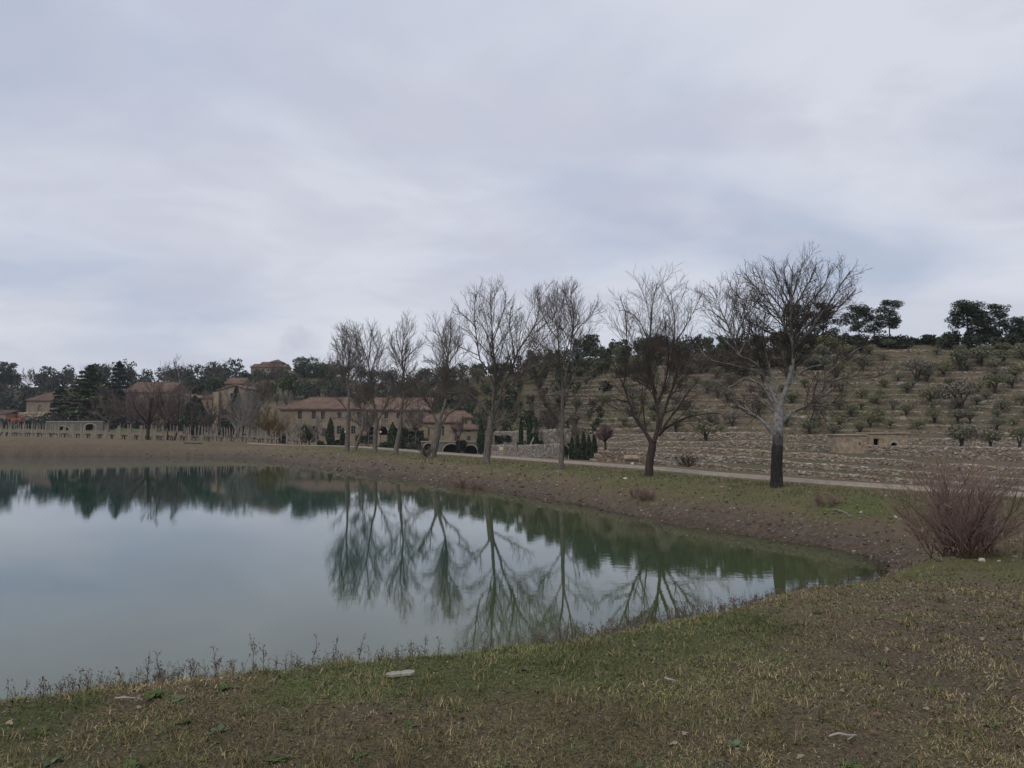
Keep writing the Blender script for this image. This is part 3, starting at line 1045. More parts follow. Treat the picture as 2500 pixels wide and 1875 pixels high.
def build_bare(name, label, base, limbs, seed, group=None, bark='bark_grey', twig='twig', spec=None, trunk_sides=10, knobs=0, limb_children=(9, 7, 5), up=0.35, flare=1.35, cat='tree', rmin=0.006, droop=0.0, wig=0.055, extra_twigs=True, ang=0.70, frac=(0.52, 0.60, 0.75)):
    """limbs: list of (world pts, r0, r1); first one is the trunk"""
    r = np.random.default_rng(seed)
    o = thing(name, label, cat, base, group)
    org = np.array(base)
    parts = []
    LP, LR = [], []
    for j, (p, r0, r1) in enumerate(limbs):
        q = resample(p, 14)
        Ln = np.linalg.norm(q[-1] - q[0])
        if j > 0:
            w = np.cumsum(r.normal(0, 0.02 * Ln / 3, q.shape), 0); w -= w[0]
            w *= np.linspace(0, 1, 14)[:, None]
            q = q + w * 0.5
        tt = np.linspace(0, 1, 14)
        rad = r0 + (r1 - r0) * tt ** 0.8
        if j == 0:
            rad = rad * (1 + (flare - 1) * np.exp(-tt * 9))
        v, f = tubes(q[None], rad[None], trunk_sides if j == 0 else 7)
        parts.append((v, f))
        LP.append(q); LR.append(rad)
    v, f = merge(parts)
    # knotty, uneven bark
    v = v + (np.random.default_rng(seed).normal(0, 1, v.shape) * 0.012 * limbs[0][1] / 0.3)
    mesh_obj('trunk', v, f, M[bark], o, org, smooth=True)
    A = np.array(LP[1:]) if len(LP) > 1 else np.array(LP)
    B = np.array(LR[1:]) if len(LR) > 1 else np.array(LR)
    m1, m2, m3 = limb_children
    hh = float(A[..., 2].max() - base[2])
    p1, r1 = children(A, B, m1, 0.2, 0.97, frac[0], ang, 6, up, wig, 0.5, r, droop, rmin * 2.2, lmax=hh * .26)
    p2, r2 = children(p1, r1, m2, 0.15, 1.0, frac[1], ang * 0.95, 4, up, wig * 1.1, 0.6, r, droop, rmin * 1.5, lmax=hh * .15)
    p2b, r2b = children(A, B, m1, 0.3, 1.0, 0.16, ang, 4, up, wig * 1.1, 0.4, r, droop, rmin * 1.5, lmax=hh * .1)
    p2 = np.concatenate([p2, p2b]); r2 = np.concatenate([r2, r2b])
    p3, r3 = children(p2, r2, m3, 0.15, 1.0, frac[2], ang * 0.85, 2, up, wig * 1.2, 0.65, r, droop, rmin, lmin=0.25, lmax=hh * .085)
    pr = [tubes(p1, r1, 4), tubes(p2, r2, 3), tubes(p3, r3, 3)]
    if knobs:
        sel = r.random(len(p3)) < knobs
        tips = p3[sel][:, -1]
        tips = np.concatenate([tips, p3[sel].mean(1)])
        pr.append(leaf_quads(tips + r.normal(0, 0.03, tips.shape), 0.028, r))
    v, f = merge(pr)
    mesh_obj('branches', v, f, M[twig], o, org)
    return o


def trace(ox, oy, sc, d, base, seed, strokes, trunk_w, group, spread=0.45):
    """strokes traced on an enlargement (origin ox,oy, scale sc) of the photograph; limbs also lean to and from the viewer"""
    r = np.random.default_rng(seed)
    out_ = []
    for j, (pl, w0, w1) in enumerate(strokes):
        uv = [(ox + x / sc, oy + y / sc) for x, y in pl]
        L = sum(math.dist(uv[i], uv[i + 1]) for i in range(len(uv) - 1)) / F * d
        # limbs that start on an earlier one inherit its depth
        d0 = 0.0
        if j > 0:
            best = 1e9
            for (pu, pd) in seen:
                dd = math.dist(pu, uv[0])
                if dd < best:
                    best, d0 = dd, pd
        off = 0 if j == 0 else r.uniform(-1, 1) * L * spread
        pts = []
        acc = 0
        tot = sum(math.dist(uv[i], uv[i + 1]) for i in range(len(uv) - 1)) + 1e-6
        if j == 0:
            seen = []
        for i, (u, v) in enumerate(uv):
            if i: acc += math.dist(uv[i - 1], uv[i])
            dd = d0 + off * acc / tot
            seen.append(((u, v), dd))
            pts.append(P(u, v, d + dd))
        for i in range(len(uv) - 1):
            for t in (0.25, 0.5, 0.75):
                seen.append(((uv[i][0] * (1 - t) + uv[i + 1][0] * t, uv[i][1] * (1 - t) + uv[i + 1][1] * t), d0 + off * (i + t) / max(len(uv) - 1, 1)))
        px = d / F / 2 / sc
        kk = 1.0 if j == 0 else .8
        out_.append((np.array(pts), w0 * px * kk, w1 * px * kk))
    p0 = out_[0][0]
    root = np.array((p0[0][0], p0[0][1], base[2] - 0.35))
    out_[0] = (np.vstack([root[None], p0]), out_[0][1], out_[0][2])
    return out_


ROW = 'bare trees lining the gravel road'
# T7 white poplar
t7 = [([(507, 1570), (510, 1400), (515, 1240), (520, 1080)], 74, 66),
      ([(520, 1090), (560, 980), (590, 880), (620, 740), (605, 640), (595, 480), (600, 330), (602, 260), (600, 180)], 50, 5),
      ([(485, 1240), (430, 1170), (350, 1105), (270, 1060), (220, 1000)], 34, 8),
      ([(510, 1050), (470, 960), (430, 850), (350, 780), (270, 740), (250, 650), (205, 560), (160, 450), (95, 340)], 34, 4),
      ([(270, 740), (330, 610), (330, 470), (270, 370), (215, 320)], 16, 4),
      ([(614, 690), (560, 560), (480, 430), (390, 330), (305, 230)], 24, 4),
      ([(625, 700), (700, 600), (800, 470), (890, 340), (970, 215)], 26, 4),
      ([(600, 480), (680, 340), (745, 230), (765, 160)], 16, 3),
      ([(597, 430), (530, 300), (505, 220), (492, 150)], 16, 3),
      ([(650, 650), (760, 560), (870, 480), (1000, 330)], 16, 3),
      ([(600, 560), (700, 430), (805, 310), (850, 190)], 16, 3),
      ([(598, 520), (520, 420), (430, 300), (385, 200)], 16, 3),
      ([(612, 650), (760, 500), (890, 420), (985, 380)], 15, 3),
      ([(600, 400), (640, 280), (672, 160)], 14, 3),
      ([(600, 380), (562, 260), (550, 165)], 14, 3),
      ([(250, 650), (300, 520), (370, 430), (400, 350)], 14, 3),
      ([(207, 560), (120, 480), (48, 430)], 12, 3),
      ([(265, 740), (170, 640), (70, 590)], 12, 3),
      ([(530, 1170), (610, 1105), (720, 1062), (800, 1070), (870, 1050), (940, 1000)], 36, 6),
      ([(790, 1060), (815, 980), (795, 915), (855, 835), (950, 760), (1050, 690), (1135, 635)], 18, 4),
      ([(800, 990), (880, 900), (980, 885), (1100, 890), (1250, 840)], 14, 3),
      ([(570, 960), (640, 870), (720, 820), (800, 805)], 22, 6),
      ([(505, 1090), (410, 940), (310, 895), (220, 950), (130, 965)], 24, 4),
      ([(440, 870), (330, 830), (200, 800), (80, 770), (10, 680)], 16, 3),
      ([(520, 1010), (480, 880), (440, 720), (420, 600), (440, 480)], 20, 4),
      ([(720, 1062), (800, 1110), (820, 1180), (780, 1240)], 12, 3),
      ([(500, 1110), (440, 1060), (360, 1010), (300, 1040), (240, 1090)], 16, 3)]
b = TB['T7']
build_bare('poplar_tree', 'tall pale-barked poplar with a black lower trunk, biggest bare tree on the bank', b, trace(1700, 580, 2.592, b[1], b, 71, t7, 74, ROW), 71, ROW, 'bark_poplar', 'twig_dark', knobs=0.3, limb_children=(12, 6, 3), up=0.22, wig=0.06, flare=1.15, rmin=0.0056)

t6 = [([(413, 1545), (418, 1440), (432, 1350), (440, 1290)], 64, 56),
      ([(430, 1290), (370, 1190), (310, 1110), (260, 990), (220, 870), (165, 740), (110, 660)], 40, 5),
      ([(392, 1200), (372, 1060), (362, 960), (370, 860)], 16, 4),
      ([(452, 1290), (482, 1150), (470, 1050), (455, 930), (425, 860), (400, 740), (405, 560), (420, 400), (438, 230), (470, 110)], 44, 3),
      ([(405, 520), (350, 400), (270, 320), (190, 300)], 12, 3),
      ([(465, 930), (430, 760), (390, 640), (320, 560)], 20, 4),
      ([(490, 1190), (512, 1100), (560, 960), (620, 800), (638, 700), (600, 560), (610, 420), (600, 280), (590, 150)], 32, 3),
      ([(495, 1220), (570, 1110), (640, 1020), (720, 900), (800, 810)], 30, 5),
      ([(488, 1240), (560, 1170), (700, 1100), (830, 1070), (960, 1065)], 28, 4),
      ([(625, 520), (700, 400), (755, 290), (800, 180)], 12, 3),
      ([(222, 870), (242, 700), (245, 500), (230, 320), (190, 200)], 16, 3),
      ([(520, 1070), (640, 1040), (740, 1060), (800, 1100)], 14, 3),
      ([(262, 985), (170, 970), (100, 990), (50, 960)], 12, 3),
      ([(480, 1000), (540, 820), (560, 640), (540, 450), (520, 300)], 20, 3),
      ([(350, 1160), (270, 1180), (220, 1150)], 10, 3)]
b = TB['T6']
build_bare('bare_tree', 'dark-trunked bare tree with a wide vase crown, left of the pale poplar', b, trace(1450, 660, 3.072, b[1], b, 62, t6, 64, ROW), 62, ROW, 'bark_dark', 'twig_dark', limb_children=(13, 6, 3), up=0.26, rmin=0.0058)

t5 = [([(893, 1612), (900, 1450), (905, 1280), (905, 1100), (910, 960)], 46, 26),
      ([(910, 970), (900, 820), (880, 700), (870, 560), (850, 400), (842, 270), (832, 200)], 26, 3),
      ([(912, 930), (955, 760), (980, 560), (980, 400), (942, 270), (905, 185)], 22, 3),
      ([(982, 560), (1050, 450), (1130, 380), (1195, 250)], 14, 3),
      ([(915, 985), (1000, 890), (1100, 850), (1200, 790)], 16, 3),
      ([(900, 1250), (830, 1140), (740, 1020), (690, 920), (600, 840)], 18, 3),
      ([(903, 1010), (850, 880), (790, 780), (710, 650), (640, 560)], 18, 3),
      ([(872, 560), (790, 450), (720, 300), (690, 170)], 14, 3),
      ([(912, 1250), (1000, 1150), (1090, 1090), (1180, 1030)], 15, 3),
      ([(908, 1170), (1020, 1180), (1120, 1220)], 9, 2),
      ([(980, 580), (1000, 400), (975, 250), (975, 140)], 14, 3),
      ([(905, 1080), (980, 1010), (1060, 960), (1140, 960)], 14, 3),
      ([(905, 1130), (830, 1080), (760, 1080), (700, 1120)], 12, 3)]
b = TB['T5']
build_bare('bare_tree', 'slender straight-trunked bare tree with a fan of upright shoots, between two stouter ones', b, trace(1100, 660, 3.318, b[1], b, 53, t5, 46, ROW), 53, ROW, 'bark_grey', 'twig', limb_children=(13, 6, 3), up=0.36, rmin=0.0075)

t4 = [([(288, 1562), (300, 1440), (318, 1300), (332, 1180)], 62, 54),
      ([(335, 1190), (350, 1000), (360, 860), (358, 740), (342, 600), (345, 430), (330, 280), (335, 170)], 38, 3),
      ([(350, 830), (245, 740), (215, 560), (200, 420), (205, 280), (213, 190)], 20, 3),
      ([(212, 480), (150, 400), (70, 330), (40, 270)], 12, 3),
      ([(345, 570), (390, 450), (440, 300), (450, 180)], 14, 3),
      ([(345, 1180), (400, 1050), (430, 920), (500, 790), (540, 660), (620, 540), (690, 400), (718, 270), (705, 205)], 30, 3),
      ([(430, 940), (540, 850), (640, 700), (760, 560), (830, 440)], 18, 3),
      ([(355, 1240), (470, 1180), (570, 1130), (680, 1090)], 20, 3),
      ([(325, 1190), (230, 1060), (150, 1000), (60, 960)], 22, 3),
      ([(228, 690), (100, 630), (20, 580)], 10, 2),
      ([(385, 1080), (500, 930), (620, 890), (750, 850)], 18, 3),
      ([(352, 980), (260, 860), (170, 800), (90, 800)], 16, 3),
      ([(520, 740), (500, 560), (480, 420), (500, 290)], 14, 3)]
b = TB['T4']
build_bare('bare_tree', 'tall bare tree with a leaning grey trunk, right of the arched terrace', b, trace(1100, 660, 3.318, b[1], b, 44, t4, 62, ROW), 44, ROW, 'bark_grey', 'twig', limb_children=(13, 6, 3), up=0.36, rmin=0.0085)

t3 = [([(1550, 1552), (1580, 1420), (1605, 1300), (1622, 1180)], 78, 80),
      ([(1600, 1190), (1530, 1010), (1450, 890), (1400, 800), (1300, 720)], 44, 6),
      ([(1650, 1190), (1720, 1100), (1780, 1050), (1860, 1015)], 40, 6),
      ([(1625, 1190), (1690, 950), (1700, 800), (1710, 640), (1690, 500), (1640, 350), (1585, 190)], 44, 4),
      ([(1708, 620), (1722, 450), (1742, 300), (1742, 130)], 22, 3),
      ([(1703, 740), (1800, 655), (1930, 620)], 18, 4),
      ([(1715, 560), (1790, 460), (1870, 300)], 16, 3),
      ([(1690, 900), (1600, 820), (1500, 780), (1440, 700)], 18, 3),
      ([(1590, 1260), (1400, 1190), (1280, 1100), (1200, 1040)], 22, 4),
      ([(1700, 870), (1850, 860), (2000, 750), (2060, 700)], 18, 3),
      ([(1680, 620), (1580, 560), (1460, 490)], 14, 3),
      ([(1480, 930), (1380, 960), (1300, 1000)], 14, 3),
      ([(1800, 1040), (1880, 930), (1950, 850)], 16, 3)]
b = TB['T3']
build_bare('bare_tree', 'stout low-forking bare tree with brushwood around its foot', b, trace(700, 760, 4.366, b[1], b, 35, t3, 78, ROW), 35, ROW, 'bark_grey', 'twig', limb_children=(13, 6, 3), up=0.36, rmin=0.0092)

t2b = [([(1158, 1526), (1180, 1400), (1205, 1260), (1215, 1120)], 54, 44),
       ([(1215, 1130), (1240, 1000), (1220, 900), (1120, 780), (1000, 700), (940, 640)], 30, 4),
       ([(1220, 1100), (1250, 820), (1240, 620), (1222, 450), (1250, 300), (1305, 190)], 34, 3),
       ([(1235, 620), (1170, 480), (1110, 330), (1120, 220)], 16, 3),
       ([(1236, 540), (1340, 430), (1455, 340)], 16, 3),
       ([(1218, 1110), (1320, 960), (1400, 880)], 18, 4),
       ([(1225, 460), (1180, 320), (1175, 200)], 12, 3),
       ([(1245, 760), (1330, 640), (1400, 560)], 16, 3),
       ([(1205, 1260), (1300, 1130), (1350, 1080)], 14, 3)]
b = TB['T2b']
build_bare('bare_tree', 'bare tree with a lopsided crown, second to the left of the brushwood-footed tree', b, trace(700, 760, 4.366, b[1], b, 26, t2b, 54, ROW), 26, ROW, 'bark_grey', 'twig', limb_children=(13, 6, 3), up=0.36, rmin=0.0092)
t2 = [([(938, 1508), (942, 1400), (948, 1280), (962, 1170)], 54, 46),
      ([(960, 1180), (950, 1050), (920, 950), (900, 750), (862, 520), (800, 330), (770, 180)], 34, 3),
      ([(970, 1170), (1040, 1040), (1110, 870), (1150, 760)], 26, 4),
      ([(900, 640), (960, 450), (1020, 250)], 16, 3),
      ([(868, 540), (900, 330), (922, 150)], 16, 3),
      ([(945, 1040), (850, 900), (780, 840), (720, 760)], 18, 3),
      ([(950, 1200), (880, 1130), (810, 1100)], 14, 3),
      ([(910, 800), (820, 690), (740, 600), (700, 480)], 16, 3),
      ([(1000, 1110), (1080, 1060), (1180, 1030)], 14, 3)]
b = TB['T2']
build_bare('bare_tree', 'bare tree with a Y-forked trunk, in front of the long tiled house', b, trace(700, 760, 4.366, b[1], b, 20, t2, 54, ROW), 20, ROW, 'bark_grey', 'twig', limb_children=(13, 6, 3), up=0.36, rmin=0.0105)
t1 = [([(641, 1492), (648, 1350), (655, 1200), (660, 1060)], 54, 40),
      ([(660, 1070), (662, 880), (660, 650), (668, 480), (690, 350), (702, 230)], 34, 3),
      ([(655, 1070), (560, 950), (480, 870)], 18, 4),
      ([(662, 960), (740, 880), (780, 790)], 18, 4),
      ([(660, 820), (612, 640), (590, 430), (592, 250)], 20, 3),
      ([(664, 560), (740, 420), (745, 260)], 14, 3),
      ([(600, 560), (545, 420), (515, 300)], 12, 3),
      ([(650, 1150), (560, 1130), (480, 1150)], 12, 3),
      ([(665, 1150), (720, 1090), (790, 1080)], 12, 3),
      ([(662, 760), (740, 640), (800, 520), (830, 400)], 16, 3)]
b = TB['T1']
build_bare('bare_tree', 'leftmost thick-trunked bare tree of the roadside row', b, trace(700, 760, 4.366, b[1], b, 17, t1, 54, ROW), 17, ROW, 'bark_grey', 'twig', limb_children=(13, 6, 3), up=0.4, rmin=0.0105)
t1b = [([(728, 1492), (755, 1400), (805, 1260), (820, 1120)], 36, 28),
       ([(820, 1130), (822, 1020), (850, 930), (840, 800)], 20, 4), ([(822, 1080), (760, 980), (700, 930)], 14, 3), ([(820, 1060), (900, 960), (930, 900)], 14, 3), ([(810, 1220), (720, 1170), (660, 1130)], 12, 3), ([(815, 1180), (880, 1120), (950, 1090)], 12, 3)]
b = TB['T1b']
build_bare('bare_tree', 'thin leaning bare tree beside the leftmost thick trunk of the row', b, trace(700, 760, 4.366, b[1], b, 18, t1b, 36, ROW), 18, ROW, 'bark_grey', 'twig', limb_children=(9, 7, 4), up=0.36, rmin=0.0105)


def auto_limbs(base, h, r, n=6, trunk_f=0.3, tr=0.16, spread=0.55, lean=(0, 0), multi=1):
    """free-standing bare tree skeleton"""
    base = np.array(base, float)
    top = base + np.array((lean[0], lean[1], h * trunk_f))
    limbs = [(np.array([base - (0, 0, 0.3), base * 0.6 + top * 0.4 + r.normal(0, 0.05, 3), top]), tr, tr * 0.75)]
    for i in range(n):
        a = 2 * pi * i / n + r.uniform(-.4, .4)
        out_ = h * spread * r.uniform(0.35, 1.0)
        if i == 0: out_ *= 0.2
        zt = h * r.uniform(0.72, 1.0) * (1 - 0.35 * (out_ / (h * spread)) ** 2)
        s = base + (top - base) * r.uniform(0.75, 1.0)
        e = base + np.array((math.cos(a) * out_ + lean[0], math.sin(a) * out_ + lean[1], zt))
        mid = s * 0.5 + e * 0.5 + np.array((math.cos(a) * out_ * 0.18, math.sin(a) * out_ * 0.18, -0.02 * h))
        limbs.append((np.array([s, mid, e]), tr * 0.5, tr * 0.07))
    return limbs


def bare_at(name, label, u, v, vtop, d, seed, group=None, bark='bark_grey', twig='twig', n=7, lc=(8, 6, 3), rmin=0.022, **kw):
    b = P(u, v, d)
    h = (v - vtop) / F * d
    r = np.random.default_rng(seed)
    al = {k: kw.pop(k) for k in ('trunk_f', 'tr', 'spread', 'lean') if k in kw}
    limbs = auto_limbs(b, h, r, n, **al)
    return build_bare(name, label, tuple(b), limbs, seed, group, bark, twig, limb_children=lc, rmin=rmin, trunk_sides=8, **kw)


BG = 'bare trees around the farm buildings'
bare_at('bare_tree', 'dark-trunked bare tree with a rosy twig haze, behind the vineyard posts', 361, 1081, 915, 128, 301, BG, 'bark_dark', 'twig_rose', 9, (8, 6, 4), tr=0.30, spread=0.42)
bare_at('bare_tree', 'bare tree leaning right with a dark thin trunk, left of the broad green conifer', 421, 1083, 935, 127, 302, BG, 'bark_dark', 'twig_rose', 7, (8, 6, 4), tr=0.17, spread=0.36, lean=(1.2, 0))
bare_at('bare_tree', 'thin upright bare tree just left of the leaning dark trunk', 409, 1082, 950, 129, 303, BG, 'bark_dark', 'twig_rose', 6, (8, 6, 4), tr=0.13, spread=0.32)
bare_at('bare_tree', 'tall bare tree on the ridge whose fan of branches stands against the sky', 425, 975, 866, 236, 304, BG, 'bark_grey', 'twig_dark', 9, (6, 5, 3), rmin=0.022, tr=0.25, spread=0.4, up=0.5)
bare_at('bare_tree', 'grey bare tree in front of the ivy-dark trees by the ochre house', 560, 1086, 945, 131, 305, BG, 'bark_pale', 'twig_pale', 9, (7, 5, 3), tr=0.17, spread=0.36, lean=(1.5, 0))
bare_at('bare_tree', 'pale bare tree with crooked limbs right of the ochre house', 588, 1083, 925, 145, 306, BG, 'bark_pale', 'twig_pale', 9, (7, 5, 3), tr=0.15, spread=0.4)
bare_at('bare_tree', 'slim bare tree before the ochre house wall', 508, 1078, 985, 140, 307, BG, 'bark_grey', 'twig', 7, (8, 6, 4), tr=0.10, spread=0.32)
bare_at('bare_tree', 'small white-barked bare tree with three spreading limbs beside the road end', 714, 1088, 1003, 123, 308, BG, 'bark_pale', 'twig_pale', 6, (6, 4, 3), tr=0.14, spread=0.6, trunk_f=0.2)
bare_at('bare_tree', 'thin pale bare tree before the left end of the long tiled house', 772, 1086, 1010, 128, 309, BG, 'bark_pale', 'twig_pale', 6, (6, 5, 3), tr=0.09, spread=0.35)
bare_at('bare_tree', 'bushy golden-brown bare willow left of the long tiled house', 664, 1080, 990, 134, 310, BG, 'bark_grey', 'twig_gold', 13, (8, 7, 4), tr=0.13, spread=0.55, trunk_f=0.15)
bare_at('bare_tree', 'small round bare tree with reddish twigs on the stone terrace', 1478, 1094, 1035, 71, 311, BG, 'bark_dark', 'twig_rose', 9, (8, 6, 4), tr=0.12, spread=0.5, rmin=0.011)
bare_at('bare_tree', 'white leaning bare sapling between the two cypresses above the garden wall', 1293, 1086, 1030, 116, 312, BG, 'bark_pale', 'twig_pale', 5, (5, 4, 3), tr=0.13, spread=0.25, lean=(1.1, 0), trunk_f=0.5)
bare_at('bare_tree', 'slight bare tree standing before the small tiled annex', 1121, 1090, 1012, 146, 313, BG, 'bark_dark', 'twig', 6, (7, 5, 4), tr=0.10, spread=0.4)
bare_at('bare_tree', 'bare rosy-twigged tree left of the dark trunk behind the vineyard', 320, 1062, 925, 178, 314, BG, 'bark_grey', 'twig_rose', 10, (8, 6, 4), tr=0.2, spread=0.42, rmin=0.028)
bare_at('bare_tree', 'bare brown tree between the two barns', 450, 1055, 940, 185, 315, BG, 'bark_grey', 'twig', 9, (7, 6, 3), tr=0.2, spread=0.42, rmin=0.028)
bare_at('bare_tree', 'broad bare tree right of the ochre house, below the hilltop villa', 630, 1040, 915, 195, 316, BG, 'bark_grey', 'twig', 11, (8, 6, 3), tr=0.22, spread=0.5, rmin=0.028)
for j, (u, v, vt, d, lab) in enumerate([(265, 1062, 935, 175, 'rosy bare tree right of the large cedar'), (385, 1060, 930, 182, 'rosy bare tree before the red roofed barn'), (345, 1060, 950, 172, 'low rosy bare tree left of the dark trunk behind the vineyard'), (530, 1072, 960, 165, 'bare tree just before the buttress of the ochre house'), (610, 1078, 950, 160, 'bare tree with a brown crown left of the golden willow'), (900, 1085, 985, 150, 'small bare tree before the loggia of the tiled house'), (1015, 1085, 975, 150, 'bare tree behind the stout tree, before the chapel wing'), (1200, 1080, 980, 150, 'bare tree behind the tall leaning roadside tree'), (1345, 1085, 985, 118, 'bare tree on the garden terrace right of the cypress pair')]):
    bare_at('bare_tree', lab, u, v, vt, d, 360 + j, BG, 'bark_grey', 'twig_rose' if j < 4 else 'twig', 9, (7, 5, 3), tr=.14, spread=.45, rmin=.026)
bare_at('bare_tree', 'bare tree with a thin pale trunk beside the row of dark cypresses', 1390, 1125, 1010, 86, 317, BG, 'bark_pale', 'twig_rose', 8, (7, 6, 3), tr=0.12, spread=0.4, rmin=0.012)
RIDGE = ['bare tree on the ridge left of the hilltop villa, further left of two', 'bare tree on the ridge left of the hilltop villa, nearer to it', 'bare tree just right of the big dark oak on the knoll', 'second bare tree right of the big dark oak on the knoll', 'third bare tree right of the big dark oak on the knoll', 'bare ridge tree behind the Y-forked roadside tree', 'bare ridge tree behind the lopsided roadside tree', 'bare ridge tree above the red roofed house', 'bare ridge tree right of the one above the red roofed house', 'bare ridge tree at far left beside the flat-topped pine']
for j, (u, v, vt, d) in enumerate([(520, 935, 868, 285), (545, 930, 872, 287), (770, 935, 860, 282), (800, 935, 868, 281), (840, 945, 880, 280), (880, 948, 885, 280), (960, 950, 893, 279), (70, 960, 893, 330), (110, 960, 897, 330), (30, 965, 905, 330)]):
    bare_at('bare_tree', RIDGE[j], u, v, vt, d, 330 + j, 'leafless ridge trees', 'bark_grey', 'twig_dark', 6, (5, 4, 3), rmin=0.028, tr=0.2, spread=0.42)


# ------------------------------------------------------------------ evergreen trees
def foliage(name, cen, size, col, parent, org, r, var=0.35, flat=0.0, up=0.0, clump=None):
    v, f = leaf_quads(cen, size, r, flat, up)
    n = len(cen)
    c = np.array(col)[None] * (1 + r.uniform(-var, var, (n, 1)))
    c = c * (1 + r.normal(0, 0.06, (n, 3)))
    if clump is not None:
        c = c * clump[:, None]
    return mesh_obj(name, v, f, M['leaf'], parent, org, cols=np.repeat(np.clip(c, 0.002, 1), 4, axis=0))


def lobes_points(lobes, dens, r, shell=0.45):
    """lobes: (center, (rx,ry,rz)); returns points and a per-lobe tint"""
    ps, cl = [], []
    for c, rad in lobes:
        n = max(20, int(dens * (rad[0] * rad[1] * rad[2]) ** (2 / 3)))
        q = in_ball(n, r, shell)
        ps.append(np.array(c)[None] + q * np.array(rad)[None])
        cl.append(np.full(n, r.uniform(0.7, 1.3)))
    return np.concatenate(ps), np.concatenate(cl)


def cypress(label, u, v, vt, wpx, d, seed, group='columnar cypresses', col=(0.030, 0.043, 0.021)):
    r = np.random.default_rng(seed)
    b = P(u, v, d); h = (v - vt) / F * d; w = wpx / F * d / 2
    o = thing('cypress', label, 'tree', b, group)
    tr, tf = tubes(np.array([[b - (0, 0, .3), b + (0, 0, h * .5), b + (0, 0, h * .93)]]), np.array([[w * .22, w * .12, .02]]), 6)
    mesh_obj('trunk', tr, tf, M['bark_dark'], o, b, True)
    n = int(1500 + 120 * h * w)
    t = r.random(n)
    pr = np.where(t < .25, .75 + t, (1 - ((t - .25) / .75) ** 2.2)) * w
    a = r.random(n) * 2 * pi
    lum = 1 + 0.25 * np.sin(a * 3 + seed) * np.sin(t * 9 + seed)
    rad = pr * r.uniform(.62, 1.05, n) * lum
    cen = np.stack([b[0] + np.cos(a) * rad, b[1] + np.sin(a) * rad, b[2] + .1 + t * h * .98], 1)
    foliage('crown', cen, max(.16, h * .03), col, o, b, r, .4, up=.55)
    return o


cypress('slim dark cypress before the left end of the tiled house', 806, 1090, 1020, 21, 132, 1)
cypress('low dark cypress behind the leftmost thick trunk of the roadside row', 837, 1090, 1046, 14, 135, 2)
cypress('broad dark cypress behind the lopsided bare tree', 958, 1100, 1032, 26, 128, 3)
cypress('thin dark cypress just right of the broad one near the garden wall', 980, 1098, 1038, 14, 128, 4)
cypress('tall dark cypress at the right end of the arched terrace', 1174, 1106, 1024, 18, 142, 5)
cypress('narrow cypress on the garden terrace, left of the pair', 1272, 1083, 1024, 10, 121, 6)
cypress('left cypress of the close pair on the garden terrace', 1293, 1086, 1016, 14, 118, 7)
cypress('right cypress of the close pair on the garden terrace', 1309, 1086, 1020, 11, 116, 8)
for j, (u, vt, w) in enumerate([(1396, 1072, 13), (1410, 1066, 13), (1425, 1058, 13), (1438, 1066, 12), (1451, 1064, 13)]):
    cypress('%s of the five dark cypresses standing in a row by the road' % ('leftmost', 'second from left', 'middle one', 'second from right', 'rightmost')[j], u, 1128 + j, vt, w, 84 - j, 20 + j, 'row of five cypresses', (0.036, 0.046, 0.026))
cypress('broad conical dark conifer behind the vineyard, left of the ochre house', 474, 1062, 966, 62, 158, 9, None, (0.032, 0.042, 0.025))
cypress('pointed dark conifer half hidden by pale bare branches, before the ochre house', 575, 1066, 942, 34, 160, 10, None, (0.038, 0.043, 0.030))
cypress('short dark conifer left of the pointed one before the ochre house', 555, 1068, 985, 26, 160, 11, None, (0.032, 0.040, 0.026))
cypress('small dark cypress beside the left corner of the red roofed house', 57, 1006, 968, 9, 228, 12, None)


def cedar(label, u, v, vt, wpx, d, seed, col, tiers=15):
    r = np.random.default_rng(seed)
    b = P(u, v, d); h = (v - vt) / F * d; w = wpx / F * d / 2
    o = thing('cedar_tree', label, 'tree', b)
    tv, tf = tubes(np.array([[b - (0, 0, .3), b + (0, 0, h * .5), b + (0, 0, h * .99)]]), np.array([[.5, .3, .03]]), 8)
    brs, cs, cl = [(tv, tf)], [], []
    for k in range(tiers):
        t = .08 + .9 * k / (tiers - 1)
        L0 = w * (1 - t) ** .75 * (1 if t > .15 else .9) + .3
        for j in range(8):
            a = 2 * pi * j / 8 + r.uniform(-.35, .35) + k
            L = L0 * r.uniform(.55, 1.12)
            z0 = b[2] + h * (t + r.uniform(-.02, .02))
            dirx, diry = math.cos(a), math.sin(a)
            e = np.array((b[0] + dirx * L, b[1] + diry * L, z0 + .12 * L - .10 * L * (1 - t)))
            s = np.array((b[0], b[1], z0))
            v_, f_ = tubes(np.array([[s, (s + e) / 2 + (0, 0, .06 * L), e]]), np.array([[.10, .06, .02]]), 4)
            brs.append((v_, f_))
            n = int(40 + 42 * L)
            f = r.random(n) ** .5
            side = r.normal(0, .22, n) * L * (1.15 - f)
            z = s[2] + (e[2] - s[2]) * f + .06 * L * np.sin(pi * f) + r.normal(0, .10, n) - .05 * np.abs(side)
            cs.append(np.stack([s[0] + dirx * L * f - diry * side, s[1] + diry * L * f + dirx * side, z], 1))
            cl.append(np.full(n, r.uniform(.65, 1.35)))
    v_, f_ = merge(brs)
    mesh_obj('trunk', v_, f_, M['bark_dark'], o, b)
    foliage('crown', np.concatenate(cs), .42, col, o, b, r, .3, flat=.8, clump=np.concatenate(cl))
    return o


cedar('large green cedar with tiered flat branches beside the red roofed house', 218, 1030, 893, 170, 205, 5, (0.083, 0.106, 0.043))
cedar('dark tall conifer behind the large green cedar', 288, 1000, 884, 84, 232, 6, (0.039, 0.053, 0.035), 13)
cedar('low dark conifer at the left foot of the large green cedar', 148, 1018, 945, 74, 212, 7, (0.042, 0.059, 0.035), 9)


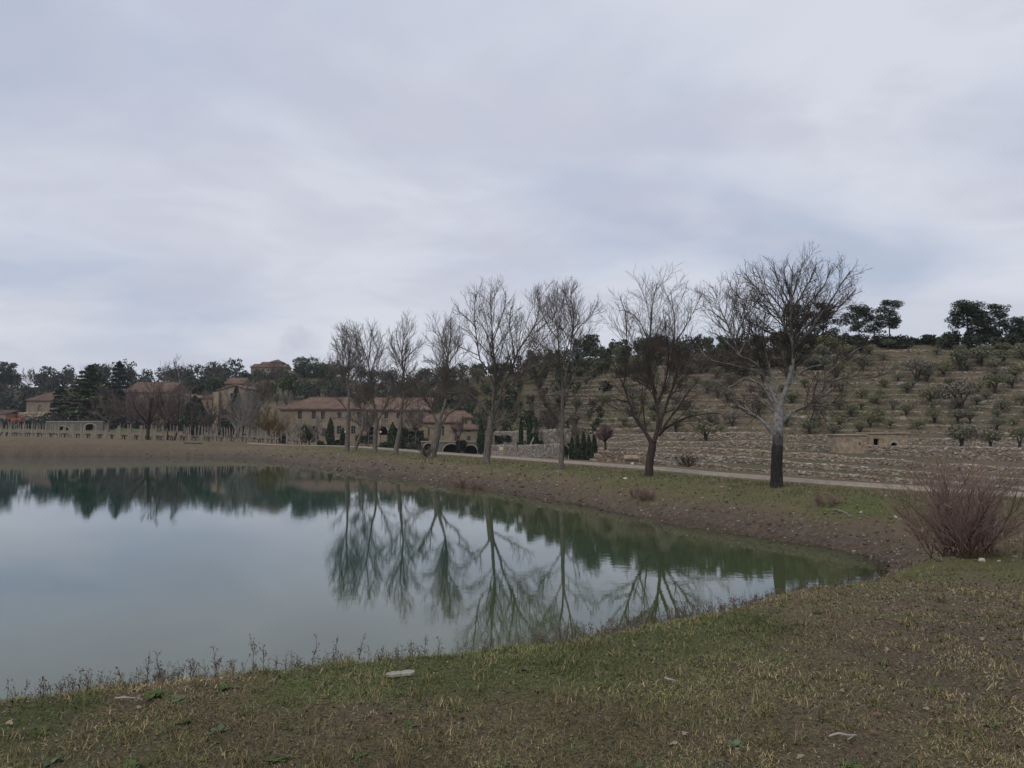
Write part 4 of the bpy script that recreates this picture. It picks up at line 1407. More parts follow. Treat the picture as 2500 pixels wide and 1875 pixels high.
def pine(label, u, v, vt, wpx, d, seed, col=(0.039, 0.052, 0.029), crown_from=.30, group='pines on the hilltop'):
    r = np.random.default_rng(seed)
    b = P(u, v, d); h = (v - vt) / F * d; w = wpx / F * d / 2
    o = thing('pine_tree', label, 'tree', b, group)
    lean = r.uniform(-.04, .04) * h
    q = np.array([b - (0, 0, .4), b + (lean * .3, 0, h * .35), b + (lean * .8, 0, h * .7), b + (lean, 0, h * .95)])
    brs = [tubes(resample(q, 8)[None], np.linspace(.2, .05, 8)[None] * (h / 10), 7)]
    lobes = []
    nb = 15
    for k in range(nb):
        t = crown_from + (1 - crown_from) * (k + .5) / nb
        a = k * 2.4 + r.uniform(-.5, .5)
        prof = math.sin(min(1, (t - crown_from) / (1 - crown_from) * .8 + .25) * pi * .82)
        L = w * (.3 + .85 * prof) * r.uniform(.55, 1.0)
        s = b + (lean * t, 0, h * (t - .06))
        e = np.array((s[0] + math.cos(a) * L * .8, s[1] + math.sin(a) * L * .8, b[2] + h * t))
        brs.append(tubes(np.array([[s, (s + e) / 2 + (0, 0, -.04 * L), e]]), np.array([[.08, .05, .02]]) * d / 238, 4))
        for m in range(3):
            c = s + (e - s) * r.uniform(.5, 1.15) + r.normal(0, .12 * w, 3) * (1, 1, .4)
            lr = w * r.uniform(.22, .40)
            lobes.append((c, (lr, lr, lr * .62)))
    c = b + (lean, 0, h * .95)
    lobes.append((c, (w * .35, w * .35, h * .06)))
    v_, f_ = merge(brs)
    mesh_obj('trunk', v_, f_, M['bark_dark'], o, b)
    kk = d / 238
    ps, cl = lobes_points(lobes, 80 / kk ** 2, r, .2)
    foliage('crown', ps, .27 * kk, col, o, b, r, .35, flat=.3, clump=cl)
    return o


pine('tall pine with a clear trunk standing alone against the sky on the hilltop', 2172, 826, 732, 74, 100.5, 1)
pine('hilltop pine just left of the lone tall one', 2098, 832, 746, 78, 101, 2)
pine('small hilltop pine tucked left of the lone tall one', 2136, 830, 768, 46, 101.5, 3)
pine('large broad pine at the left of the right-hand hilltop group', 2362, 826, 738, 96, 100.5, 4)
pine('second pine of the right-hand hilltop group, with a narrow top', 2440, 828, 742, 64, 100.5, 5)
pine('low pine at the right-hand edge of the hilltop', 2488, 830, 776, 60, 100, 6)
pine('small pine leaning beside the broad pine of the right-hand group', 2402, 828, 758, 56, 101.5, 7)
pine('pine seen through the top of the pale poplar', 1945, 842, 742, 80, 102, 8)
pine('second pine seen through the right of the pale poplar crown', 2010, 842, 738, 70, 102, 9)
pine('pine rising from the wood right of the slender bare tree', 1440, 868, 818, 50, 124, 10, crown_from=.25)
pine('small pine in the gap between the tall leaning tree and the slender one', 1298, 900, 856, 34, 160, 11, crown_from=.2)
pine('flat-topped pine on the ridge at the left edge', 8, 955, 886, 60, 300, 12, crown_from=.35, group=None)


def oak(label, u, v, vt, wpx, d, seed, col, group, size=.34, name='evergreen_oak'):
    r = np.random.default_rng(seed)
    b = P(u, v, d); h = (v - vt) / F * d; w = wpx / F * d / 2
    o = thing(name, label, 'tree', b, group)
    limbs = [tubes(np.array([[b - (0, 0, .4), b + (0, 0, h * .25), b + (0, 0, h * .6)]]), np.array([[.25, .2, .08]]) * max(h / 8, .3), 6)]
    lobes = []
    for k in range(11):
        a = k * 2.4; q = (k + .5) / 11
        c = b + (math.cos(a) * w * .62 * r.uniform(.3, 1), math.sin(a) * w * .62 * r.uniform(.3, 1), h * (.28 + .56 * q + r.uniform(-.08, .08)))
        lr = w * r.uniform(.26, .5) * (1.1 - .4 * q)
        lobes.append((c, (lr, lr, min(lr * .85, h * .24))))
        limbs.append(tubes(np.array([[b + (0, 0, h * .25), (b + (0, 0, h * .3) + c) / 2, c]]), np.array([[.1, .06, .02]]) * max(h / 8, .3), 4))
    v_, f_ = merge(limbs)
    mesh_obj('trunk', v_, f_, M['bark_dark'], o, b)
    ps, cl = lobes_points(lobes, 60 * (.34 / size) ** 1.6, r, .5)
    foliage('crown', ps, size, col, o, b, r, .4, clump=cl)
    return o


KN = 'evergreen oaks on the knoll'
for j, (lab, u, v, vt, w) in enumerate([
        ('big dark round oak crowning the knoll beside the hilltop villa', 742, 925, 872, 84),
        ('oak at the right shoulder of the knoll top', 790, 930, 884, 56),
        ('bright green oak halfway down the knoll, below the villa', 705, 958, 914, 66),
        ('grey-green oak low on the knoll, above the tiled roof', 745, 975, 925, 90),
        ('oak left of the bright green one under the villa', 655, 968, 930, 60),
        ('oak low on the knoll right above the roof ridge', 815, 975, 928, 80),
        ('dark oak behind the ochre house gable', 520, 965, 915, 70),
        ('dark oak between the ochre house and the grey barn', 470, 968, 918, 76),
        ('oak on the slope left of the villa', 600, 945, 905, 54),
        ('oak hiding the foot of the villa on its right', 690, 930, 896, 44), ('oak hiding the foot of the villa on its left', 628, 932, 902, 46), ('low oak right below the villa tower', 660, 935, 906, 44)]):
    p_ = P(u, v, 250 if v > 940 else 275)
    oak(lab, u, v, vt, w, 245 if v > 940 else 278, 500 + j, (0.048, 0.064, 0.034) if 'bright' not in lab else (0.046, 0.068, 0.020), KN)


# ------------------------------------------------------------------ woods that read as one mass
def wood(name, label, spots, col, seed, size=.42, dens=34, bare=0.0):
    """spots: (x,y,z,h,w)"""
    r = np.random.default_rng(seed)
    ps, cl, tw = [], [], []
    for (x, y, z, h, w) in spots:
        tint = r.uniform(.65, 1.3)
        if r.random() < bare:
            n = 14
            a = r.random(n) * 2 * pi
            st = np.tile(np.array((x, y, z)), (n, 1)) + np.stack([np.zeros(n), np.zeros(n), r.uniform(0, .35, n) * h], 1)
            en = np.array((x, y, z)) + np.stack([np.cos(a) * w * r.random(n), np.sin(a) * w * r.random(n), h * r.uniform(.55, 1.05, n)], 1)
            md = (st + en) / 2 + r.normal(0, .2, (n, 3))
            A = np.stack([st, md, en], 1)
            B = np.tile(np.array([[.07, .045, .02]]), (n, 1))
            tw.append(tubes(A, B, 3))
            c2, r2 = children(A, B, 7, .2, 1, .45, .7, 2, .4, .12, .6, r, 0, .022)
            tw.append(tubes(c2, r2, 3))
            continue
        for k in range(6):
            c = np.array((x, y, z)) + (r.normal(0, .38 * w), r.normal(0, .38 * w), h * r.uniform(.35, .85))
            lr = w * r.uniform(.3, .6)
            rad = (lr, lr, min(lr, h * .3))
            n = max(14, int(dens * (lr * .42 / size) ** 1.3))
            ps.append(c[None] + in_ball(n, r, .5) * np.array(rad)[None]); cl.append(np.full(n, tint * r.uniform(.75, 1.25)))
        n = 40                                        # skirt that fills down to the ground
        ps.append(np.array((x, y, z)) + np.stack([r.normal(0, .5 * w, n), r.normal(0, .5 * w, n), r.uniform(0, .5, n) * h], 1)); cl.append(np.full(n, tint * .9))
    root = None
    if ps:
        ps = np.concatenate(ps); cl = np.concatenate(cl)
        root = foliage(name, ps, size, col, None, None, r, .35, clump=cl)
        tag(root, label, 'woodland', kind='stuff')
    if tw:
        v, f = merge(tw)
        o = mesh_obj('leafless_wood' if root is not None else name, v, f, M['twig_dark'])
        tag(o, 'bare twigs ' + ('among ' if root is not None else 'of ') + label, 'woodland', kind='stuff')


def hill_z(u, d):
    j = int(np.clip(round((u - ucols[0]) / 10.0), 0, len(ucols) - 1))
    return float(np.interp(d, HDm[:, j], HZm[:, j]))


def wood_spots(n, u0, u1, dm, h, w, seed, prof=None, back=18):
    """dm: list (u -> depth below crest); scatters around the crest line"""
    r = np.random.default_rng(seed)
    out_ = []
    for _ in range(n):
        u = r.uniform(u0, u1)
        cd = float(np.interp(u, CU, CD))
        d = cd + r.uniform(-dm, back) * cd / 250
        if not 60 < d < 400: continue
        hh = h * d / 250 * r.uniform(.6, 1.15) * (1 if prof is None else float(np.interp(u, *prof)))
        out_.append(((u - UC) / F * d, d, hill_z(u, d) - .3, hh, w * d / 250 * r.uniform(.7, 1.2)))
    return out_


wood('evergreen_wood', 'dark mixed wood covering the ridge behind the farm at left', wood_spots(350, -320, 580, 105, 6.8, 3.0, 1, ([-300, 0, 60, 200, 300, 420, 520], [1.1, 1.0, .85, 1.15, 1.35, 1.0, .9])), (0.039, 0.046, 0.036), 1, bare=.22, size=.55, dens=26)
wood('oak_scrub', 'dark evergreen wood along the ridge in the middle distance', wood_spots(130, 780, 1360, 34, 5.5, 2.3, 2, ([780, 900, 1100, 1300, 1360], [.9, 1.0, 1.1, 1.0, 1.1])), (0.041, 0.053, 0.030), 2, bare=.18, size=.34)
wood('pine_wood', 'dense dark pine and oak wood on the crest behind the roadside trees', wood_spots(190, 1330, 2000, 22, 6.0, 2.4, 3, ([1330, 1420, 1500, 1700, 1850, 2000], [.9, 1.25, 1.2, 1.05, 1.0, .8])), (0.041, 0.051, 0.030), 3, size=.19)
wood('hilltop_scrub', 'low dark evergreen scrub along the hilltop beneath the pines', wood_spots(210, 1900, 2750, 4, 5.2, 2.4, 4, ([1900, 2100, 2220, 2300, 2450, 2750], [1, .8, .7, .9, 1.25, 1]), back=14), (0.034, 0.041, 0.025), 4, size=.18)
r_ = np.random.default_rng(77)
sp_ = []
for _ in range(85):
    u = r_.uniform(590, 1150); cd = float(np.interp(u, CU, CD)); d5 = float(np.interp(u, HU, TAB_D[5])); d = d5 + (cd - d5) * r_.uniform(.05, .95)
    sp_.append(((u - UC) / F * d, d, hill_z(u, d) - .2, r_.uniform(4, 7), r_.uniform(1.6, 2.6)))
wood('leafless_wood', 'leafless brown wood on the slope above the long tiled house', sp_, (0.05, 0.04, 0.03), 6, bare=1.0)
sp_ = []
for _ in range(85):
    u = r_.uniform(980, 1500); cd = float(np.interp(u, CU, CD)); d5 = float(np.interp(u, HU, TAB_D[5])); d = d5 + (cd - d5) * r_.uniform(.0, .95)
    sp_.append(((u - UC) / F * d, d, hill_z(u, d) - .1, r_.uniform(2, 3.4) * d / 230, r_.uniform(1.3, 2.2) * d / 230))
wood('slope_scrub', 'grey-green scrub on the slope behind the tall leaning tree', sp_, (0.055, 0.062, 0.036), 8, dens=30, size=.28)
sp_ = []
for _ in range(42):
    u = r_.uniform(-250, 480); d = r_.uniform(235, 270)
    sp_.append(((u - UC) / F * d, d, max(hill_z(u, d), 0) - .2, r_.uniform(4, 7), r_.uniform(1.6, 2.6)))
wood('leafless_wood', 'leafless dull brown wood at the foot of the ridge behind the red roofed house', sp_, (0.05, 0.04, 0.03), 9, bare=1.0)


# ------------------------------------------------------------------ olives on the terraces
def olive_proto(seed, col):
    r = np.random.default_rng(seed)
    o = thing('olive_tree', 'olive', 'tree', (0, 0, 0), 'olive trees on the terraced hillside')
    limbs = []
    lobes = []
    for k in range(4):
        a = k * 1.6 + r.uniform(-.4, .4)
        c = np.array((math.cos(a) * r.uniform(.35, .75), math.sin(a) * r.uniform(.35, .75), r.uniform(1.0, 1.6)))
        limbs.append(tubes(np.array([[(0, 0, -.3), (c[0] * .2, c[1] * .2, .5), c]]), np.array([[.14, .10, .03]]), 5))
        for m in range(2):
            lr = r.uniform(.55, .85)
            lobes.append((c + r.normal(0, .25, 3) * (1, 1, .6) + (0, 0, .15), (lr, lr, lr * .75)))
    v_, f_ = merge(limbs)
    mesh_obj('trunk', v_, f_, M['bark_dark'], o)
    ps, cl = lobes_points(lobes, 300, r, .3)
    foliage('crown', ps, .11, col, o, None, r, .4, clump=cl)
    return o


protos = [olive_proto(900 + i, c) for i, c in enumerate([(0.130, 0.132, 0.088), (0.112, 0.118, 0.070), (0.138, 0.134, 0.084), (0.128, 0.116, 0.094), (0.132, 0.126, 0.068)])]
used = [False] * 5


def place_olive(p, s, j, rz, label, group='olive trees on the terraced hillside', sz=1.0):
    i = j % 5
    if not used[i]:
        o = protos[i]; used[i] = True
    else:
        o = copy_tree(protos[i])
    o.location = tuple(float(x) for x in p)
    o.rotation_euler = (0, 0, rz)
    o.scale = (s, s, s * sz)
    o['label'] = label; o['group'] = group
    return o


r_ = np.random.default_rng(31)
named = [(2345, 1092, 1.9, 'largest grey-green olive at the right, on the terrace beside the stone hut'), (2486, 1090, 1.5, 'olive at the right edge on the hut terrace'), (2415, 1090, 1.5, 'olive behind pale thin saplings on the hut terrace'),
         (2240, 928, 1.6, 'broad olive with a visible dark trunk in mid slope, above the stone hut'), (2280, 1030, 1.2, 'bright green low olive above the right end of the hut'), (2337, 1032, 1.2, 'bright green olive right above the largest olive'), (2430, 960, 1.5, 'round olive with a dark trunk high at the right'),
         (2270, 980, 1.5, 'olive in mid slope beside the pale gap in the walls'), (2345, 1002, 2.1, 'large grey hazy olive in mid slope'), (2480, 935, 1.4, 'dark olive near the right edge in mid slope'), (2400, 885, 1.7, 'wide olive near the top of the slope'), (2350, 900, 1.7, 'dense olive near the top, left of the wide one'),
         (1722, 1063, 1.7, 'round grey-green olive bush on the lower terrace between the dark tree and the poplar')]
for j, (u, v, s, lab) in enumerate(named):
    p, k = hill_spot(u, v)
    place_olive(p, s * p[1] / 128, j, r_.uniform(0, 6.3), lab, 'olive trees on the terraced hillside')
cnt = 0
taken = []
olv = []
olo = []
for tries in range(4000):
    if cnt >= 150: break
    u = r_.uniform(1120, 2600); v = r_.uniform(848, 1050)
    if u < 1480 and v > 1000: continue
    cv_ = float(np.interp(u, CU, CV))
    if v < cv_ + 4: continue
    p, k = hill_spot(u, v)
    if k < 5: continue
    if any((p[0] - a) ** 2 + (p[1] - b_) ** 2 < (p[1] * .021) ** 2 for a, b_ in taken): continue
    taken.append((p[0], p[1]))
    olv.append((k, u, len(olv)))
    oo = place_olive(p, r_.uniform(.6, 1.3) * p[1] / 132 * (1.15 if v < 890 else 1.0), int(r_.integers(0, 5)), r_.uniform(0, 6.3), 'small grey-green olive on the terraced hillside', sz=r_.uniform(.8, 1.05))
    olo.append(oo)
    cnt += 1
ORDN = ['first', 'second', 'third', 'fourth', 'fifth', 'sixth', 'seventh', 'eighth', 'ninth', 'tenth', 'eleventh', 'twelfth', 'thirteenth', 'fourteenth', 'fifteenth', 'sixteenth', 'seventeenth', 'eighteenth', 'nineteenth', 'twentieth'] + ['twenty-' + w for w in ('first', 'second', 'third', 'fourth', 'fifth', 'sixth', 'seventh', 'eighth', 'ninth')] + ['thirtieth'] + ['thirty-' + w for w in ('first', 'second', 'third', 'fourth', 'fifth', 'sixth', 'seventh', 'eighth', 'ninth')]
for kk in range(5, NT + 1):
    for i, (_, u, j) in enumerate(sorted([q for q in olv if q[0] == kk], key=lambda q: -q[1])):
        olo[j]['label'] = '%s small olive from the right on the %s terrace above the road' % (ORDN[i], ORDN[kk - 1])


r_ = np.random.default_rng(55)
ps, cs_, hgt_ = [], [], []
for it in range(1500):
    u = r_.uniform(1300, 2700) if it % 5 < 3 else r_.uniform(1230, 1640); v = r_.uniform(846, 1062)
    if v < float(np.interp(u, CU, CV)) + 3: continue
    p, k = hill_spot(u, v)
    m = int(r_.integers(8, 22)); w = r_.uniform(.12, .42)
    q = in_ball(m, r_) * np.array((w, w, w * .6)); q[:, 2] = np.abs(q[:, 2])
    ps.append(p + np.array((0, r_.uniform(-.6, .8), .02)) + q * (1.5 if u < 1600 else 1.0))
    cs_.append(np.full(m, r_.uniform(.6, 1.4)))
tag(foliage('hillside_scrub', np.concatenate(ps), .09, (0.105, 0.098, 0.058), None, None, r_, .45, clump=np.concatenate(cs_)), 'low dry scrub and grass tussocks over the terraced hillside', 'scrub', kind='stuff')


# ------------------------------------------------------------------ buildings
def facade(mb, x0, x1, z0, z1, y, openings, depth=.3, top=None):
    """wall sheet in the plane Y=y facing the viewer, with real openings and reveals; top(x) gives a gable outline"""
    xs = {x0, x1}
    for o in openings:
        a, b_ = o['x0'], o['x1']
        n = 10 if o.get('arch') else 1
        for i in range(n + 1):
            xs.add(a + (b_ - a) * i / n)
    if top is not None:
        for i in range(1, 12): xs.add(x0 + (x1 - x0) * i / 12)
    xs = sorted(xs)

    def hi(o, x):
        if o.get('arch'):
            c = (o['x0'] + o['x1']) / 2; rr_ = (o['x1'] - o['x0']) / 2
            q = max(0, 1 - ((x - c) / rr_) ** 2) ** .5
            return o['z1'] - o['rise'] + o['rise'] * q
        return o['z1']
    zt = (lambda x: z1) if top is None else top
    for a, b_ in zip(xs[:-1], xs[1:]):
        if b_ - a < 1e-6: continue
        m = (a + b_) / 2
        ops = sorted([o for o in openings if o['x0'] < m < o['x1']], key=lambda o: o['z0'])
        la, lb = z0, z0
        for o in ops:
            if o['z0'] > la + 1e-4: mb.quad((a, y, la), (b_, y, lb), (b_, y, o['z0']), (a, y, o['z0']))
            la, lb = hi(o, a), hi(o, b_)
        mb.quad((a, y, la), (b_, y, lb), (b_, y, zt(b_)), (a, y, zt(a)))
    for o in openings:
        n = 10 if o.get('arch') else 1
        pts = [(o['x0'], o['z0'])] + [(o['x0'] + (o['x1'] - o['x0']) * i / n, hi(o, o['x0'] + (o['x1'] - o['x0']) * i / n)) for i in range(n + 1)] + [(o['x1'], o['z0'])]
        pts.append(pts[0])
        for (ax, az), (bx, bz) in zip(pts[:-1], pts[1:]):
            mb.quad((ax, y, az), (bx, y, bz), (bx, y + depth, bz), (ax, y + depth, az))


def px_rect(u0, v0, u1, v1, d):
    a = P(u0, v1, d); b_ = P(u1, v0, d)
    return a[0], b_[0], a[2], b_[2]


def opening(u0, v0, u1, v1, d, arch=False, rise=None, kind='window'):
    x0, x1, z0, z1 = px_rect(u0, v0, u1, v1, d)
    return dict(x0=x0, x1=x1, z0=z0, z1=z1, arch=arch, rise=(rise if rise is not None else (x1 - x0) / 2), kind=kind)


def block(root, u0, v0, u1, v1, d, deep, ops, mat, org, gable=None, part='wall'):
    """one rectangular wing; returns its metric box"""
    x0, x1, z0, z1 = px_rect(u0, v0, u1, v1, d)
    mb = MB()
    top = None
    if gable:
        pk = P(gable[0], gable[1], d)
        top = lambda x: float(np.interp(x, [x0, pk[0], x1], [z1, pk[2], P(0, gable[2], d)[2] if len(gable) > 2 else z1]))
    facade(mb, x0, x1, z0 - .8, z1, d, ops, .32, top)
    zr0 = top(x0) if top else z1; zr1 = top(x1) if top else z1
    mb.quad((x1, d, z0 - .8), (x1, d + deep, z0 - .8), (x1, d + deep, zr1), (x1, d, zr1))
    mb.quad((x0, d + deep, z0 - .8), (x0, d, z0 - .8), (x0, d, zr0), (x0, d + deep, zr0))
    if top:
        n = 12
        for i in range(n):
            a = x0 + (x1 - x0) * i / n; b_ = x0 + (x1 - x0) * (i + 1) / n
            mb.quad((b_, d + deep, z0 - .8), (a, d + deep, z0 - .8), (a, d + deep, top(a)), (b_, d + deep, top(b_)))
    else:
        mb.quad((x1, d + deep, z0 - .8), (x0, d + deep, z0 - .8), (x0, d + deep, z1), (x1, d + deep, z1))
        mb.quad((x0, d, z1), (x1, d, z1), (x1, d + deep, z1), (x0, d + deep, z1))
    w = mb.build(part, mat, root, org)
    for o in ops:
        win(root, o, d, org)
    return x0, x1, z0, z1


def win(root, o, d, org):
    k = o['kind']
    if k == 'void':
        mb = MB()
        e = .02
        mb.box((o['x0'] - .3, d + 2.2, o['z0'] - .3), (o['x1'] + .3, d + 2.3, o['z1'] + .3))
        mb.quad((o['x0'] - .3, d + .33, o['z1'] + .3), (o['x1'] + .3, d + .33, o['z1'] + .3), (o['x1'] + .3, d + 2.2, o['z1'] + .3), (o['x0'] - .3, d + 2.2, o['z1'] + .3))
        mb.quad((o['x0'] - .3, d + .33, o['z0'] - .3), (o['x0'] - .3, d + 2.2, o['z0'] - .3), (o['x0'] - .3, d + 2.2, o['z1'] + .3), (o['x0'] - .3, d + .33, o['z1'] + .3))
        mb.quad((o['x1'] + .3, d + .33, o['z0'] - .3), (o['x1'] + .3, d + 2.2, o['z0'] - .3), (o['x1'] + .3, d + 2.2, o['z1'] + .3), (o['x1'] + .3, d + .33, o['z1'] + .3))
        w = mb.build('doorway' if o['z1'] - o['z0'] > 1.2 else 'recess', M['void_dark'], root, org)
    else:
        mb = MB()
        mb.box((o['x0'] - .02, d + .22, o['z0'] - .02), (o['x1'] + .02, d + .25, o['z1'] + .02))
        w = mb.build('window' if k != 'blind' else 'panel', M['glass'] if k != 'blind' else M['plaster_rose'], root, org)
        if k == 'window':
            fb = MB()
            t = .09
            x0, x1, z0, z1 = o['x0'], o['x1'], o['z0'], o['z1']
            y0, y1 = d + .15, d + .215
            fb.box((x0, y0, z0), (x0 + t, y1, z1)); fb.box((x1 - t, y0, z0), (x1, y1, z1))
            fb.box((x0 + t, y0, z0), (x1 - t, y1, z0 + t)); fb.box((x0 + t, y0, z1 - t), (x1 - t, y1, z1))
            m = (x0 + x1) / 2
            fb.box((m - t / 2, y0 + .005, z0 + t), (m + t / 2, y1 - .005, z1 - t))
            for q in (.36, .68):
                fb.box((x0 + t, y0 + .01, z0 + (z1 - z0) * q - .03), (m - t / 2, y1 - .01, z0 + (z1 - z0) * q + .03))
                fb.box((m + t / 2, y0 + .01, z0 + (z1 - z0) * q - .03), (x1 - t, y1 - .01, z0 + (z1 - z0) * q + .03))
            fo = fb.build('frame', M['frame_wood'], w, org)
            sb = MB(); sb.box((x0 - .12, d - .1, z0 - .14), (x1 + .12, d - .003, z0 - .002))
            sb.build('sill', M['trim_stone'], w, org)
    if o.get('arch') or o.get('surround'):
        ab = MB()
        n = 14; c = (o['x0'] + o['x1']) / 2; rx = (o['x1'] - o['x0']) / 2
        base = o['z1'] - o['rise']; t = o.get('ring', .2)
        for i in range(n):
            a0, a1 = pi * i / n, pi * (i + 1) / n
            pin = lambda a, e: (c - math.cos(a) * (rx + e), base + math.sin(a) * (o['rise'] + e))
            p = [pin(a0, .01), pin(a1, .01), pin(a1, t), pin(a0, t)]
            ab.quad(*[(x, d - .06, z) for x, z in p])
            ab.quad((p[3][0], d - .06, p[3][1]), (p[2][0], d - .06, p[2][1]), (p[2][0], d + .05, p[2][1]), (p[3][0], d + .05, p[3][1]))
            ab.quad((p[0][0], d - .06, p[0][1]), (p[1][0], d - .06, p[1][1]), (p[1][0], d + .05, p[1][1]), (p[0][0], d + .05, p[0][1]))
        ab.build('arch_ring', M['trim_stone'], w, org)


def roof(root, x0, x1, y0, y1, ze, zr, kind, org, ov=.45, hip=None, th=.18, name='roof'):
    """kind: hip / gable (ridge along X) / front (ridge along Y) / shed (rises to the back)"""
    X0, X1, Y0, Y1 = x0 - ov, x1 + ov, y0 - ov, y1 + ov
    ym, xm = (Y0 + Y1) / 2, (X0 + X1) / 2
    mb = MB()
    if kind == 'hip':
        hx = hip if hip is not None else (Y1 - Y0) / 2
        hx = min(hx, (X1 - X0) / 2 - .05)
        a, b_ = (X0 + hx, ym, zr), (X1 - hx, ym, zr)
        e = [(X0, Y0, ze), (X1, Y0, ze), (X1, Y1, ze), (X0, Y1, ze)]
        faces = [(e[0], e[1], b_, a), (e[1], e[2], b_), (e[2], e[3], a, b_), (e[3], e[0], a)]
    elif kind == 'gable':
        a, b_ = (X0, ym, zr), (X1, ym, zr)
        e = [(X0, Y0, ze), (X1, Y0, ze), (X1, Y1, ze), (X0, Y1, ze)]
        faces = [(e[0], e[1], b_, a), (e[2], e[3], a, b_), (e[1], e[2], b_), (e[3], e[0], a)]
    elif kind == 'front':
        a, b_ = (xm, Y0, zr), (xm, Y1, zr)
        e = [(X0, Y0, ze), (X1, Y0, ze), (X1, Y1, ze), (X0, Y1, ze)]
        faces = [(e[0], a, b_, e[3]), (e[1], e[2], b_, a), (e[0], e[1], a), (e[2], e[3], b_)]
    else:
        e = [(X0, Y0, ze), (X1, Y0, ze), (X1, Y1, zr), (X0, Y1, zr)]
        faces = [tuple(e)]
    for f in faces:
        mb.quad(*f)
    for i in range(4):
        p, q = e[i], e[(i + 1) % 4]
        mb.quad(p, q, (q[0], q[1], q[2] - th), (p[0], p[1], p[2] - th))
    mb.quad(*[(p[0], p[1], p[2] - th) for p in e[::-1]])
    ro = mb.build(name, M['roof'], root, org)
    # rounded ridge and hip tiles
    ridge = []
    if kind in ('hip', 'gable', 'front'):
        ridge.append((a, b_))
        if kind == 'hip':
            ridge += [(e[0], a), (e[1], b_)]
    if ridge:
        Pn = np.array([[p, tuple((np.array(p) + np.array(q)) / 2), q] for p, q in ridge]) + np.array((0, 0, .02))
        v, f = tubes(Pn, np.full((len(ridge), 3), .13), 6)
        mesh_obj('ridge_tiles', v, f, M['roof'], ro, org)
    # rows of cover tiles running down the front slope
    if kind in ('hip', 'gable', 'shed'):
        n = int((X1 - X0) / .42)
        A = []
        for i in range(n):
            x = X0 + (i + .5) * (X1 - X0) / n
            f = 1.0
            if kind == 'hip':
                f = min(1, (x - X0) / max(hx, .01), (X1 - x) / max(hx, .01))
            yb = (ym if kind != 'shed' else Y1)
            p0 = np.array((x, Y0 - .03, ze + .01)); p1 = np.array((x, Y0 + (yb - Y0) * f, ze + (zr - ze) * f))
            if f > .05: A.append([p0, (p0 + p1) / 2, p1])
        A = np.array(A)
        A[:, 1] += np.random.default_rng(3).normal(0, .02, A[:, 1].shape)
        v, f = tubes(A, np.full(A.shape[:2], .10), 5)
        t = mesh_obj('tile_rows', v, f, M['roof'], ro, org)
        t['kind'] = 'stuff'
    return ro


def chimney(root, u, v0, v1, d, w, org, mat='plaster_rose'):
    x, _, z0 = P(u, v1, d); z1 = P(u, v0, d)[2]
    mb = MB(); mb.box((x - w / 2, d + 2, z0 - .6), (x + w / 2, d + 2 + w, z1)); mb.box((x - w / 2 - .08, d + 1.92, z1), (x + w / 2 + .08, d + 2.08 + w, z1 + .12))
    mb.build('chimney', M[mat], root, org)


# long tiled house
D = 168
org = P(850, 1086, D)
hA = thing('tiled_house', 'long two-storey stone house with a hipped red tile roof behind the roadside trees', 'house', org)
opsA = [opening(727, 1003, 737, 1023, D), opening(761, 1003, 771, 1023, D), opening(783, 1005, 793, 1024, D), opening(824, 1006, 834, 1022, D), opening(848, 1006, 857, 1022, D), opening(872, 1006, 881, 1022, D),
        opening(822, 1040, 834, 1060, D), opening(745, 1044, 755, 1062, D), opening(815, 1073, 836, 1086, D, True, .8, 'void'), opening(786, 1046, 797, 1066, D), opening(857, 1040, 868, 1060, D)]
x0, x1, z0, z1 = block(hA, 683, 998, 896, 1087, D, 12, opsA, M['plaster_rose'], org)
roof(hA, x0, x1, D, D + 12, z1, P(0, 971, D + 6)[2], 'hip', org, hip=5.6)
opsB = [opening(900 + 26 * i, 1042, 920 + 26 * i, 1062, D - 2, True, None, 'void') for i in range(5)] + [opening(908 + 30 * i, 1007, 918 + 30 * i, 1022, D - 2) for i in range(4)]
x0, x1, z0, z1 = block(hA, 897, 1000, 1046, 1080, D - 2, 13, opsB, M['plaster_rose'], org)
roof(hA, x0, x1, D - 2, D + 11, z1, P(0, 972, D + 4)[2], 'gable', org)
chimney(hA, 948, 966, 978, D, .8, org)
tag(hA)

# chapel-like block and annex
D2 = 157
org = P(1075, 1076, D2)
hC = thing('chapel_wing', 'ochre stone wing with two tall lancet windows above the arched terrace', 'house', org)
opsC = [opening(1044.5, 1040, 1049.5, 1064, D2, True, None, 'window'), opening(1079, 1040, 1085, 1064, D2, True, None, 'window')]
x0, x1, z0, z1 = block(hC, 1031, 1030, 1121, 1078, D2, 9, opsC, M['plaster_ochre'], org)
roof(hC, x0, x1, D2, D2 + 9, z1, P(0, 1012, D2 + 4.5)[2], 'gable', org)
D3 = 168
x0, x1, z0, z1 = block(hC, 1086, 1019, 1151, 1060, D3, 6, [opening(1135, 1026, 1141, 1036, D3)], M['plaster_ochre'], org)
roof(hC, x0, x1, D3, D3 + 6, z1, P(0, 1004, D3 + 3)[2], 'hip', org, hip=2.2)
D4 = 153
org = P(1137, 1080, D4)
hD_ = thing('annex', 'small stone annex with a lean-to tile roof at the right end of the arched terrace', 'house', org)
opsD = [opening(1139, 1050, 1149, 1056, D4), opening(1140, 1064, 1149, 1076, D4), opening(1110, 1064, 1120, 1077, D4)]
x0, x1, z0, z1 = block(hD_, 1105, 1047, 1168, 1081, D4, 5, opsD, M['plaster_rose'], org)
roof(hD_, x0, x1, D4, D4 + 5, z1, P(0, 1036, D4 + 5)[2], 'shed', org, ov=.35)
chimney(hD_, 1164, 1036, 1046, D4, .45, org)
